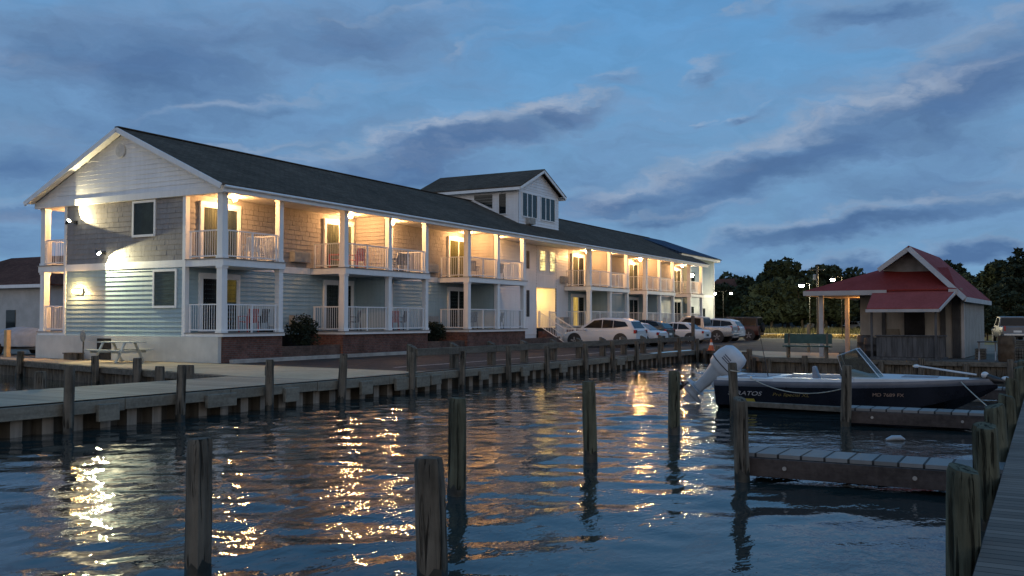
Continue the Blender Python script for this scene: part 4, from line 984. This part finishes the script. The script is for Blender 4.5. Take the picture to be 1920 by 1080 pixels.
place_chair(PLB_, 46.7, 27.0, F2, 180, 'grey chair on the upper balcony nearest the white entrance wall', GU)
place_chair(PLB_, 79.6, 27.0, F2, 150, 'grey chair on the farthest upper balcony', GU)
place_chair(PLR, 27.6, 27.1, F1, 170, 'red chair on the ground floor corner balcony', GL)
place_chair(PLK, 28.15, 27.1, F1, 190, 'dark chair on the ground floor corner balcony beside a red one', GL)
place_chair(PLK, 34.0, 27.1, F1, 200, 'dark chair on the second ground floor balcony behind the white railing', GL)
place_chair(PLR, 36.9, 27.1, F1, 165, 'red chair on the ground floor balcony above the brick base', GL)
place_chair(PLK, 37.6, 27.1, F1, 190, 'dark chair on the ground floor balcony right of a red one', GL)
place_chair(PLK, 44.1, 27.1, F1, 150, 'dark chair on the third ground floor balcony, left half', GL)
place_chair(PLB_, 46.9, 27.1, F1, 190, 'grey chair on the third ground floor balcony, right half', GL)
place_chair(PLK, 60.4, 27.0, F1, 150, 'dark chair beside the yellow lit ground floor door', GL)
pt = thing('picnic_table', (24.3, 30.3, .6), 'pale picnic table standing before the foundation of the gable end', 'picnic table')
PTM = M('pale_painted_boards', (.40,.42,.40), .7, .15, 3)
mb = MB()
for k in range(5): mb.box(23.95+k*.145, 24.08+k*.145, 29.3, 31.2, 1.33, 1.37)
mb.build('table_top', PTM, pt)
for u in (23.55, 24.85): MB().box(u-.13, u+.13, 29.3, 31.2, 1.04, 1.08).build('bench_seat', PTM, pt)
for v in (29.65, 30.85):
    for s in (-1, 1): MB().beam((24.2+s*.62, v, .605), (24.2+s*.22, v, 1.33), .05, .09, up=(0,1,0)).build('leg', PTM, pt)
    MB().beam((23.45,v+.04,1.0),(24.95,v+.04,1.0),.04,.09).build('crossbar', PTM, pt)
t = thing('oval_marker', (24.9, 33.2, .6), 'small grey oval marker on a short post left of the dark hatch', 'marker')
MB().tube([(24.9,33.2,.6),(24.9,33.2,1.35)], .03, 8).build('post', WOOD, t); mb = MB(); mb.ball((24.87,33.2,1.55), .2, 16, 10, (.2,.85,1.2)); mb.build('plate', M('oval_plate', (.25,.25,.23)), t, smooth=180)
t = thing('brown_box', (24.95, 33.8, .6), 'low brown wooden box by the foundation near the oval marker', 'box')
MB().box(24.75,25.1,33.45,34.2,.6,.84).build('box_body', PILE, t, bevel=.01); MB().box(24.72,25.13,33.42,34.23,.84,.88).build('lid', PILE, t)

# ================================================================== LEAVES
LEAF_D = M('dark_oak_leaves', (.030,.040,.022), .8, .45, .6, fine=.5)
LEAF_P = M('dark_pine_needles', (.022,.032,.021), .8, .4, .6, fine=.5)
LEAF_L = M('light_shrub_leaves', (.065,.085,.03), .8, .4, .8, fine=.5)
BARK = M('tree_bark', (.06,.05,.04), .9, .3, 2)
def crown_mesh(rnd, blobs, n, size):
    mb = MB(); W_ = [b[3]**2 for b in blobs]
    for i in range(n):
        cx, cy, cz, r, sq = rnd.choices(blobs, W_)[0]
        while True:
            x, y, z = (rnd.uniform(-1,1) for _ in range(3)); q = x*x+y*y+z*z
            if q <= 1 and q > rnd.random()*.75: break
        p = Vector((cx+x*r, cy+y*r, cz+z*r*sq)); s = size*rnd.uniform(.5,1.4)
        a = Vector((rnd.gauss(0,1), rnd.gauss(0,1), rnd.gauss(0,.6))).normalized(); b = a.cross(Vector((rnd.gauss(0,1),rnd.gauss(0,1),rnd.gauss(0,1)))).normalized()
        mb.add([p-a*s-b*s*.35, p+b*s*.55-a*s*.1, p+a*s, p-b*s*.55+a*s*.15], [(0,1,2,3)])
    return mb
def make_tree(seed, h, w, leaf, n=2600, size=.42, pine=False):
    rnd = random.Random(seed); t = thing('tree', (0,0,0), 'tree', 'tree')
    mb = MB(); th = h*(.9 if pine else .45); lean = rnd.uniform(-.3,.3)
    mb.tube([(0,0,-.2),(lean*.3,.1,th*.4),(lean,.0,th*.75),(lean,.1,th)], [h*.028,h*.022,h*.016,h*.006], 7)
    blobs = []
    if pine:
        for k in range(9): z = h*(.42+.58*k/9); r = w*.5*(1.05-k/10.5); a = rnd.uniform(0,6.28); blobs.append((lean+math.cos(a)*r*.5, math.sin(a)*r*.5, z, r*.75, .38)); blobs.append((lean-math.cos(a)*r*.55, -math.sin(a)*r*.5, z+.4, r*.6, .38))
    else:
        for k in range(13):
            a = rnd.uniform(0,6.28); e = rnd.random(); rr_ = w*.34*rnd.random()**.5
            z = h*(.36+.5*e); r = w*rnd.uniform(.14,.25)*(1.1-.45*e)
            p = (rr_*math.cos(a)*(1.2-.6*e), rr_*math.sin(a)*(1.2-.6*e), z); blobs.append((*p, r, .8))
            mb.tube([(lean*.6,.05,th*rnd.uniform(.5,.95)), (p[0]*.6,p[1]*.6,z*.85), p], [h*.011,h*.007,h*.002], 5)
    mb.build('trunk', BARK, t); crown_mesh(rnd, blobs, n, size).build('crown', leaf, t)
    return t
protos = [make_tree(101, 11, 11, LEAF_D, 4200), make_tree(102, 10, 9, LEAF_D, 3600), make_tree(103, 9, 10, LEAF_D, 3600), make_tree(104, 12, 6, LEAF_P, 3000, .36, True), make_tree(105, 7, 8, LEAF_L, 2800, .32)]
def ray(px, f):
    t = (px-960)/1800; return (f*(math.cos(TH)+t*math.sin(TH)), f*(math.sin(TH)-t*math.cos(TH)))
used = set()
def tree(kind, px, f, top_y, label, group='trees behind the car park and hut', wmul=1.0):
    u, v = ray(px, f); h = (602-top_y)*f/1800 + EYE - .6
    o = protos[kind]
    if kind in used: o = copy_tree(o)
    used.add(kind); o.location = (u, v, .58); H = [11,10,9,12,7][kind]
    s = h/(H*.97); o.scale = (s*wmul, s*wmul, s); o.rotation_euler = (0,0,random.uniform(0,6.28)); tag(o, label, 'tree', group); o.name = 'pine_tree' if kind == 3 else 'tree'
    return o
FAR = 'dark broadleaf tree in the tree line between the motel and the hut'
FARR = 'dark broadleaf tree in the tree line right of the hut'
tree(0, 1478, 140, 484, 'tallest rounded dark tree, behind the brightest street lamp'); tree(1, 1420, 150, 505, FAR); tree(2, 1375, 160, 514, FAR); tree(1, 1338, 165, 520, FAR); tree(0, 1530, 145, 494, FAR, wmul=1.1)
tree(2, 1575, 150, 505, FAR); tree(1, 1620, 155, 512, FAR); tree(2, 1445, 128, 522, FAR); tree(2, 1505, 130, 520, FAR); tree(1, 1395, 140, 530, FAR); tree(2, 1550, 130, 524, FAR); tree(0, 1355, 150, 530, FAR); tree(2, 1665, 150, 520, FAR)
tree(4, 1468, 134, 560, 'small pale green tree lit by the street lamp'); tree(4, 1492, 138, 580, 'low rounded shrub of a tree left of the yellow truck'); tree(4, 1395, 134, 572, 'low pale tree behind the dark red vehicle'); tree(4, 1432, 136, 570, 'low dark tree between the parked cars and the bright lamp')
tree(3, 1781, 120, 490, 'slim pine rising just right of the hut roof'); tree(3, 1802, 125, 497, 'second slim pine right of the hut roof'); tree(1, 1830, 110, 506, FARR); tree(2, 1862, 105, 498, FARR); tree(0, 1900, 100, 487, FARR); tree(3, 1915, 90, 468, 'tall pine cut by the right edge of the view'); tree(2, 1790, 100, 535, FARR); tree(1, 1845, 90, 535, FARR); tree(2, 1890, 85, 540, FARR); tree(0, 1950, 95, 480, FARR); tree(1, 1745, 120, 515, FARR); tree(2, 1705, 140, 520, FARR)
tree(2, 1850, 75, 575, 'low bushy tree filling the gap behind the hut'); tree(2, 1905, 78, 572, 'low bushy tree behind the crates on the far right'); 
tree(4, 100, 130, 575, 'low tree beyond the back balcony on the far left'); 
for p in protos:
    pass
# a far wood that closes the horizon behind the single trees
rnd = random.Random(77); blobs = []
for k in range(150):
    px = 1180 + k*6.5; f = 190 + rnd.uniform(-12, 25); u, v = ray(px, f); r = rnd.uniform(3.0, 5.0); blobs.append((u, v, r*.8+rnd.uniform(0,2.5), r, .95))
o = crown_mesh(rnd, blobs, 15000, .75).build('far_wood', LEAF_P); tag(o, 'dark continuous wood closing the view behind the single trees', 'woodland', kind='stuff')
rnd = random.Random(78); blobs = []
for k in range(120):
    u, v = ray(-520 + k*14, 330 + rnd.uniform(-20,40)); r = rnd.uniform(3.0, 6.0); blobs.append((u, v, r*.6, r, .8))
o = crown_mesh(rnd, blobs, 9000, 1.0).build('far_wood', LEAF_P); tag(o, 'low far tree line on the horizon left of the motel', 'woodland', kind='stuff')
def shrub(u, v, z, h, w, seed, label):
    rnd = random.Random(seed); t = thing('shrub', (u, v, z), label, 'shrub', 'shrubs in the brick planters')
    blobs = [(u+rnd.uniform(-.3,.3)*w, v+rnd.uniform(-.2,.2)*w, z+h*rnd.uniform(.3,.75), w*rnd.uniform(.24,.36), .9) for _ in range(9)]
    crown_mesh(rnd, blobs, 2600, .055).build('foliage', LEAF_P, t)
    mb = MB()
    for k in range(5): mb.tube([(u,v,z),(u+rnd.uniform(-.2,.2),v+rnd.uniform(-.2,.2),z+h*.6)], [.02,.008], 5)
    mb.build('stem', BARK, t)
shrub(30.9, 27.2, 1.0, 1.35, 1.45, 5, 'large dark rounded shrub in the planter between the first two balconies')
shrub(40.9, 27.2, 1.0, 1.15, 1.3, 6, 'dark rounded shrub in the planter between the second and third balconies')
shrub(29.0, 27.5, 1.0, 1.1, .7, 7, 'narrow dark shrub tucked behind the right column of the corner balcony')
# tall grass along the far kerb, and lawn tufts
def grass(name, area, n, h, mat, label):
    rnd = random.Random(len(name)+n); mb = MB()
    for i in range(n):
        u = rnd.uniform(area[0], area[1]); v = rnd.uniform(area[2], area[3]); hh = h*rnd.uniform(.4,1.2); a = rnd.uniform(0,6.28); w = .03+.05*h
        mb.add([(u-math.cos(a)*w, v-math.sin(a)*w, .58),(u+math.cos(a)*w, v+math.sin(a)*w, .58),(u+rnd.uniform(-.3,.3)*hh, v+rnd.uniform(-.3,.3)*hh, .58+hh)], [(0,1,2)])
    return tag(mb.build(name, mat), label, 'grass', kind='stuff')
GR_T = M('tall_dry_grass', (.095,.085,.038), .9, .35, .4)
grass('tall_grass', (119,128,18,60), 7000, .75, GR_T, 'tall dry grass along the far side of the road')
grass('tall_grass', (119,128,4,18), 3000, .7, GR_T, 'tall dry grass seen under the porch of the hut')
grass('lawn_grass', (86,111,14.0,27.0), 6000, .14, GRASS, 'short lamplit lawn grass beyond the landing')

# ================================================================== VEHICLES
PWHT = M('white_car_paint', (.62,.63,.64), .25, .03, 1, spec=.6); PSIL = M('silver_car_paint', (.42,.43,.44), .28, .04, 1, metal=.3); PDRK = M('dark_grey_green_paint', (.07,.08,.08), .3, .1, 1, metal=.3)
PRED = M('dark_red_brown_paint', (.075,.022,.016), .35, .1, 1); PYEL = M('cream_paint', (.5,.47,.36), .4, .1, 1)
TYRE = M('tyre_rubber', (.018,.018,.019), .85, .2, 5); RIM = M('alloy_wheel', (.45,.46,.47), .35, .1, 6, metal=.8); CARGL = M('tinted_car_glass', (.010,.011,.013), .12, .1, 2, spec=.25)
TAIL = M('tail_lamp_red', (.35,.02,.018), .25, .1, 5); HEAD = M('headlamp_lens', (.6,.62,.64), .15, .1, 5); CARBLK = M('car_lower_trim', (.025,.025,.027), .6, .2, 4)
def vehicle(name, label, cat, paint, prof, roof, W, hb_, hr_, wheels, wr, group, glass, extra=None):
    """prof: (x, z_bottom, z_top) of the lower body from tail to nose; roof: (x, z) of the cabin from rear base to front base; side glass: list of x,z outlines"""
    t = thing(name, (0,0,0), label, cat, group); mb = MB(); rings = []
    for x, zb, zt, k in prof:
        w = W/2*k
        rings.append([(x,-w*.90,zb),(x,-w*.985,zb+.14),(x,-w,zb+(zt-zb)*.55),(x,-w*.965,zt-.07),(x,-w*.86,zt),(x,w*.86,zt),(x,w*.965,zt-.07),(x,w,zb+(zt-zb)*.55),(x,w*.985,zb+.14),(x,w*.90,zb)])
    mb.loft(rings); mb.build('body', paint, t, smooth=38, fix=True)
    zb = min(z for x, z in roof); mb = MB(); rings = []
    def hw(z): return hb_ + (hr_-hb_)*(z-zb)/(max(z for x, z in roof)-zb)
    n = len(roof)
    for x, z in roof:
        zz = max(z, zb+.03); e = hw(zz)
        rings.append([(x,-hb_,zb-.05),(x,-hb_,zb),(x,-e,zz-.03*(zz > zb+.05)),(x,-e*.9,zz),(x,e*.9,zz),(x,e,zz-.03*(zz > zb+.05)),(x,hb_,zb),(x,hb_,zb-.05)])
    mb.loft(rings); mb.build('cabin', paint, t, smooth=38, fix=True)
    for g in glass:
        for s in (-1, 1): 
            mb = MB(); mb.slab([(x, s*(hw(z)+.006), z) for x, z in g], (0, s*.006, 0)); mb.build('side_window', CARGL, t)
    # windscreen and rear window on the sloped ends
    for (i, j, nm) in ((0,1,'rear_window'), (n-1,n-2,'windscreen')):
        (xa, za), (xb, zb2) = roof[i], roof[j]; d = Vector((xb-xa, 0, zb2-max(za,zb))); nr = Vector((-d.z, 0, d.x)) if i == 0 else Vector((d.z, 0, -d.x)); nr.normalize()
        p = Vector((xa,0,max(za,zb))) + d*.10 + nr*.012; q = Vector((xa,0,max(za,zb))) + d*.90 + nr*.012
        mb = MB(); mb.slab([(p.x,-hw(p.z)*.9,p.z),(p.x,hw(p.z)*.9,p.z),(q.x,hw(q.z)*.88,q.z),(q.x,-hw(q.z)*.88,q.z)], nr*.006); mb.build(nm, CARGL, t)
    for x in wheels:
        for s in (-1, 1):
            y = s*(W/2-.11)
            MB().lathe((x, s*(W/2-.10), wr+.03), [(wr+.075,-.10),(wr+.075,.112 if s > 0 else -.112)], 22, 'y').build('wheel_arch', CARBLK, t)
            w = bpy.data.objects.new('wheel', None); COL.objects.link(w); w.parent = t; w.location = (x, y, wr)
            MB().lathe((x,y,wr), [(wr*.66,-.11),(wr*.9,-.12),(wr,-.08),(wr,.08),(wr*.9,.12),(wr*.66,.11)], 22, 'y').build('tyre', TYRE, w, smooth=50)
            mb = MB(); yy = y + s*.115; mb.lathe((x,yy-s*.02,wr), [(wr*.66,-.01),(wr*.66,.01)], 18, 'y')
            mb.m = 1
            for k in range(5): a = 2*math.pi*k/5 + .3; mb.beam((x+.04*math.cos(a),yy+s*.006,wr+.04*math.sin(a)),(x+wr*.62*math.cos(a),yy+s*.006,wr+wr*.62*math.sin(a)),.085,.02,up=(0,1,0))
            mb.lathe((x,yy,wr), [(wr*.66,-.012),(wr*.66,.016),(wr*.60,.016)], 18, 'y') if False else None
            mb.build('rim', [CARBLK, RIM], w)
    x0, zb0, zt0, k0 = prof[0]; x1, zb1, zt1, k1 = prof[-1]
    return t
def lights(t, xr, zr, hr, xf, zf, W, vertical=False, wr_=.30):
    for s in (-1, 1):
        y = s*(W/2-.17); MB().box(xr-.03, xr+.10, y-wr_/2*(.5 if vertical else 1), y+wr_/2*(.5 if vertical else 1), zr-hr/2, zr+hr/2).build('tail_lamp', TAIL, t, bevel=.02)
        y = s*(W/2-.24); MB().box(xf-.12, xf+.015, y-.2, y+.2, zf-.075, zf+.075).build('headlamp', HEAD, t, bevel=.03)
        mb = MB(); mb.ball((.75, s*(W/2+.09), 1.02), .1, 10, 6, (.7,1,.75)); mb.build('wing_mirror', t.children[0].data.materials[0], t, smooth=180)
    MB().box(xr-.04, xr-.005, -.26, .26, zr-.28, zr-.14).build('number_plate', PLW, t)
def park(t, u, v, deg=90, z=.6): t.location = (u, v, z); t.rotation_euler = (0,0,R(deg))
GC = 'cars parked nose in along the motel'
def suv(label, paint, L=4.75, W=1.92, H=1.70, group=GC):
    h = L/2
    t = vehicle('parked_car', label, 'car', paint, [(-h+.02,.42,.98,.90),(-h+.18,.30,1.04,.97),(-h+.7,.24,1.06,1),(0,.24,1.05,1),(h*.42,.24,1.02,1),(h*.62,.25,.96,.985),(h-.35,.27,.87,.95),(h-.10,.32,.78,.88),(h,.42,.62,.80)],
                [(-h+.12,1.05),(-h+.44,H-.16),(-h+.95,H-.03),(-.25,H+.02),(.36,H-.06),(1.22,1.04)], W, W/2-.06, W/2-.25, (-h+.95,h-.90), .37, group,
                [[(-h+.50,1.22),(-h+.72,1.48),(-h+1.42,1.57),(-h+1.42,1.13)],[(-h+1.45,1.13),(-h+1.45,1.57),(-.27,1.61),(-.27,1.12)],[(-.23,1.12),(-.23,1.61),(.26,1.57),(.92,1.13)]])
    lights(t, -h+.05, .92, .20, h-.10, .70, W); return t
def sedan(label, paint, L=4.6, W=1.80, H=1.45, group=GC):
    h = L/2
    t = vehicle('parked_car', label, 'car', paint, [(-h+.02,.40,.82,.88),(-h+.15,.28,.92,.95),(-h+.7,.22,.95,1),(0,.22,.93,1),(h*.40,.22,.90,1),(h*.65,.23,.84,.98),(h-.3,.25,.74,.93),(h-.08,.30,.66,.86),(h,.38,.54,.78)],
                [(-h+.55,.93),(-h+1.25,H-.07),(-h+1.75,H),(.1,H-.02),(.4,H-.08),(h*.52,.89)], W, W/2-.08, W/2-.28, (-h+.98,h-.88), .32, group,
                [[(-h+1.02,.97),(-h+1.42,1.30),(-h+1.85,1.36),(-h+1.85,.97)],[(-h+1.90,.97),(-h+1.90,1.36),(-.05,1.37),(-.05,.96)],[(.0,.96),(.0,1.37),(.28,1.33),(.82,.97)]])
    lights(t, -h+.06, .78, .16, h-.09, .60, W); return t
def pickup(label, paint, group=GC):
    L, W, H = 5.6, 1.95, 1.86; h = L/2
    t = vehicle('pickup_truck', label, 'pickup truck', paint, [(-h,.52,1.10,.97),(-h+.06,.45,1.14,1),(-h+1.8,.38,1.14,1),(-h+1.95,.36,1.14,1),(h*.45,.36,1.13,1),(h*.6,.36,1.12,.99),(h-.3,.38,1.06,.96),(h-.06,.42,.98,.90),(h,.48,.8,.86)],
                [(-h+2.0,1.12),(-h+2.12,H-.05),(-h+2.5,H),(.55,H),(.85,H-.08),(1.55,1.10)], W, W/2-.05, W/2-.17, (-h+1.05,h-.95), .40, group,
                [[(-h+2.25,1.20),(-h+2.28,1.72),(-h+2.9,1.76),(-h+2.9,1.18)],[(-h+2.98,1.18),(-h+2.98,1.76),(.62,1.72),(1.18,1.20)]])
    MB().box(-h+.10, -h+1.92, -W/2+.16, W/2-.16, 1.135, 1.15).build('bed_cover', CARBLK, t)
    MB().box(-h-.10, -h, -W/2+.1, W/2-.1, .50, .64).build('rear_bumper', RIM, t, bevel=.02)
    lights(t, -h+.02, 1.0, .34, h-.06, .86, W, True); return t
def jeep(label, paint, group=GC):
    L, W, H = 4.3, 1.85, 1.85; h = L/2
    t = vehicle('off_road_car', label, 'car', paint, [(-h,.45,1.12,.97),(-h+.05,.40,1.15,1),(0,.38,1.15,1),(h*.35,.38,1.13,1),(h*.4,.40,1.12,.9),(h-.15,.45,1.05,.82),(h,.5,.95,.8)],
                [(-h+.03,1.14),(-h+.10,H-.03),(-h+.3,H),(.35,H),(.45,H-.05),(.78,1.13)], W, W/2-.06, W/2-.14, (-h+.75,h-.72), .41, group,
                [[(-h+.2,1.2),(-h+.22,1.72),(-.9,1.75),(-.9,1.2)],[(-.82,1.2),(-.82,1.75),(-.1,1.75),(-.1,1.2)],[(-.02,1.2),(-.02,1.74),(.38,1.70),(.62,1.2)]])
    MB().lathe((-h-.16,.1,1.0), [(.36,-.10),(.38,0),(.36,.10),(.2,.11)], 20, 'x').build('spare_wheel', TYRE, t, smooth=50)
    for c in t.children:
        if c.name.startswith('cabin'): c.data.materials[0] = CARBLK
    lights(t, -h+.02, 1.0, .2, h, .85, W, True, .2); return t
park(suv('large white car parked nearest the entrance steps, side on', PWHT), 52.0, 22.75)
park(sedan('low white saloon parked just right of the large white car', PWHT), 54.9, 22.4)
park(suv('dark grey green hatchback parked between two white cars', PDRK, 4.4, 1.8, 1.55), 57.8, 22.9)
park(sedan('white saloon with dark windows before the silver pickup', PWHT, 4.5), 63.3, 22.3)
park(pickup('silver pickup truck with open bed and tall cab', PSIL), 67.6, 22.2)
park(suv('white car behind the tail of the silver pickup', PWHT, 4.6), 71.6, 22.3)
park(jeep('dark red boxy off road car, rightmost of the row by the motel', PRED), 76.4, 22.0)
GD = 'cars parked far off beyond the lawn'
u, v = ray(1430, 168); park(suv('far white car, left of the pale shrubs beyond the lawn', PWHT, group=GD), u, v, 60)
u, v = ray(1455, 172); park(sedan('far grey car beside the far white car', PSIL, group=GD), u, v, 75)
u, v = ray(1524, 150); park(pickup('far cream pickup truck seen past the porch of the hut', PYEL, group=GD), u, v, -10)
u, v = ray(1603, 150); park(sedan('far white saloon seen through the open porch of the hut', PWHT, group=GD), u, v, 60)
u, v = ray(1895, 70); park(pickup('dim pickup truck beyond the clutter at the far right', M('dim_grey_paint', (.13,.13,.14), .4, .05, 1), group=GD), u, v, 10)
# cone
t = thing('traffic_cone', (50.4, 14.9, .6), 'orange traffic cone at the end of the guard rail', 'traffic cone'); cu, cv = ray(1333, 50.0); t.location = (cu, cv, .6)
ORG = M('orange_cone', (.55,.10,.02), .5, .1, 4)
mb = MB(); mb.lathe((cu,cv,.62), [(.17,.0),(.10,.26)], 16); mb.lathe((cu,cv,.62), [(.065,.40),(.03,.58)], 16); mb.build('cone', ORG, t, smooth=40); MB().lathe((cu,cv,.62), [(.0995,.262),(.066,.398)], 16).build('collar', PLW, t, smooth=40); MB().box(cu-.2,cu+.2,cv-.2,cv+.2,.602,.63).build('base', ORG, t, bevel=.01)

# ================================================================== STREET LAMPS, POLES, FAR HOUSES
LPOLE = M('dark_lamp_pole', (.012,.012,.012), .8, .2, 3)
def street_lamp(px, f, y, label, strength, col=(1,.86,.55), double=False, r=.22):
    u, v = ray(px, f); z = EYE + (602-y)*f/1800
    t = thing('street_lamp', (u, v, .58), label, 'street lamp', 'street lamps'); q = ray(px+6, f); d = Vector((q[0]-u, q[1]-v)).normalized()
    MB().tube([(u+d.x*.9,v+d.y*.9,.58),(u+d.x*.9,v+d.y*.9,z+.3)], [.06,.04], 8).build('pole', LPOLE, t, smooth=60)
    for s in ((-1, 1) if double else (-1,)):
        cx, cy = u+d.x*.9+s*d.x*.9, v+d.y*.9+s*d.y*.9
        MB().tube([(u+d.x*.9,v+d.y*.9,z+.25),(cx,cy,z+.28)], .035, 6).build('arm', LPOLE, t)
        h = MB().lathe((cx,cy,z), [(r*1.15,.04),(r*1.15,.10),(r*.4,.24),(.05,.26)], 14).build('lamp_head', LPOLE, t, smooth=40)
        MB().ball((cx,cy,z-.03), r, 12, 8, (1,1,.6)).build('lens', emis('street_lamp_lens', col, strength), h, smooth=180)
street_lamp(1503, 104, 536, 'brightest street lamp, before the tall dark trees', 5000, (1,.92,.62), r=.26)
street_lamp(1562, 96, 525, 'street lamp peeping over the left slope of the hut roof', 2500, (1,.75,.4))
street_lamp(1341, 108, 551, 'twin headed street lamp just right of the annexe', 700, (1,.9,.62), True, r=.15)
u, v = ray(1533, 95)
t = thing('utility_pole', (u, v, .58), 'thin grey utility pole left of the hut porch', 'utility pole'); MB().tube([(u,v,.58),(u,v,7.6)], [.13,.09], 8).build('pole', WOOD, t, smooth=60); MB().beam((u,v-.8,7.2),(u,v+.8,7.2),.1,.1).build('crossarm', WOOD, t)
mb = MB(); mb.lathe((u,v+.25,6.2), [(.16,0),(.17,.5),(.1,.55)], 10); mb.build('transformer', METAL, t)
def house(name, px, f, w, d, wall_h, roof_h, wall_m, roof_m, label, win=2, yaw=0):
    u, v = ray(px, f); t = thing(name, (u, v, .58), label, 'house', rz=0)
    MB().box(u, u+d, v-w/2, v+w/2, .58, .58+wall_h).build('wall', wall_m, t)
    mb = MB(); z = .58+wall_h
    mb.slab([(u-.4,v-w/2-.4,z-.1),(u-.4,v+w/2+.4,z-.1),(u+d/2,v+w/2*.55,z+roof_h),(u+d/2,v-w/2*.55,z+roof_h)], (0,0,.1)); mb.slab([(u-.4,v-w/2-.4,z-.1),(u+d/2,v-w/2*.55,z+roof_h),(u+d+.4,v-w/2-.4,z-.1)], (0,0,.1)); mb.slab([(u-.4,v+w/2+.4,z-.1),(u+d/2,v+w/2*.55,z+roof_h),(u+d+.4,v+w/2+.4,z-.1)], (0,0,.1)); mb.slab([(u+d+.4,v-w/2-.4,z-.1),(u+d+.4,v+w/2+.4,z-.1),(u+d/2,v+w/2*.55,z+roof_h),(u+d/2,v-w/2*.55,z+roof_h)], (0,0,.1))
    mb.build('roof', roof_m, t)
    MB().box(u-.45,u-.4,v-w/2-.4,v+w/2+.4,z-.22,z-.02).build('fascia', WHITE, t)
    for k in range(win): c = v-w/2+w*(k+.5)/win; MB().box(u-.05,u-.01,c-.45,c+.45,1.6,2.8).build('window', GLASS, t)
    return t
BROWNR = roof_mat('brown_roof_shingles', (.11,.05,.036), slope='X'); PALEW = M('pale_grey_siding', (.40,.41,.41), .7, .1, 1.5)
house('boat_house', -40, 60, 13.2, 9, 3.75, 2.0, PALEW, BROWNR, 'pale low house with a brown hipped roof at the left edge', 2)
house('boat_house', 100, 105, 5.5, 8, 3.3, 1.6, M('brown_siding', (.10,.06,.05)), BROWNR, 'small far brown roofed house seen through the back balcony', 1)
GREYH = M('grey_house_siding', (.10,.105,.11), .8, .15, 1)
house('far_house', 1352, 150, 7, 9, 5.0, 3.2, GREYH, BROWNR, 'dim grey house behind the twin headed street lamp', 2); house('far_house', 1445, 165, 9, 8, 4.0, 2.4, GREYH, BROWNR, 'dim far house half hidden in the trees', 2)
# left clutter: covered skiff on a trailer, lit post
u, v = ray(42, 44); t = thing('covered_skiff', (u, v, .6), 'small skiff under a pale tarpaulin by the back balcony at far left', 'boat')
mb = MB(); mb.loft([[(u-.9*w_, v+2.2-4.4*s, 1.0), (u-.75*w_, v+2.2-4.4*s, 1.32+.2*math.sin(s*3)), (u, v+2.2-4.4*s, 1.62+.25*math.sin(3.1*s)), (u+.75*w_, v+2.2-4.4*s, 1.32+.2*math.sin(s*3)), (u+.9*w_, v+2.2-4.4*s, 1.0)] for s, w_ in [(i/10, max(.08, math.sin(math.pi*(.2+.75*i/10)))) for i in range(11)]]); mb.build('tarpaulin', M('pale_tarpaulin', (.24,.27,.30), .7, .12, 3), t, smooth=50)
mb = MB(); mb.beam((u,v-2.6,.9),(u,v+2.3,.9),.1,.12); mb.beam((u-.9,v+.4,.9),(u+.9,v+.4,.9),.1,.1); mb.build('trailer_frame', METAL, t)
for s in (-1, 1): MB().lathe((u+s*.9,v+.4,.88), [(.18,-.08),(.28,-.08),(.28,.08),(.18,.08)], 14, 'x').build('wheel', TYRE, t)
u, v = ray(15, 41.5); mb = MB(); mb.box(u-.1,u+.1,v-.1,v+.1,.59,1.75); o = mb.build('timber_post', M('pale_timber', (.42,.33,.2), .8, .2, 3), bevel=.015); tag(o, 'pale timber post at the left edge beside the covered skiff', 'post')
# spare prototypes that were never placed are removed
for k, p in enumerate(protos):
    if k not in used:
        for ch in list(p.children): bpy.data.objects.remove(ch)
        bpy.data.objects.remove(p)

u, v = ray(1515, 47); mb = MB(); mb.box(u-.06,u+.06,v-.06,v+.06,.59,1.95); o = mb.build('timber_post', M('pale_signpost_timber', (.30,.25,.17), .8, .2, 3), bevel=.01); tag(o, 'slim pale timber post standing left of the teal bench', 'post')
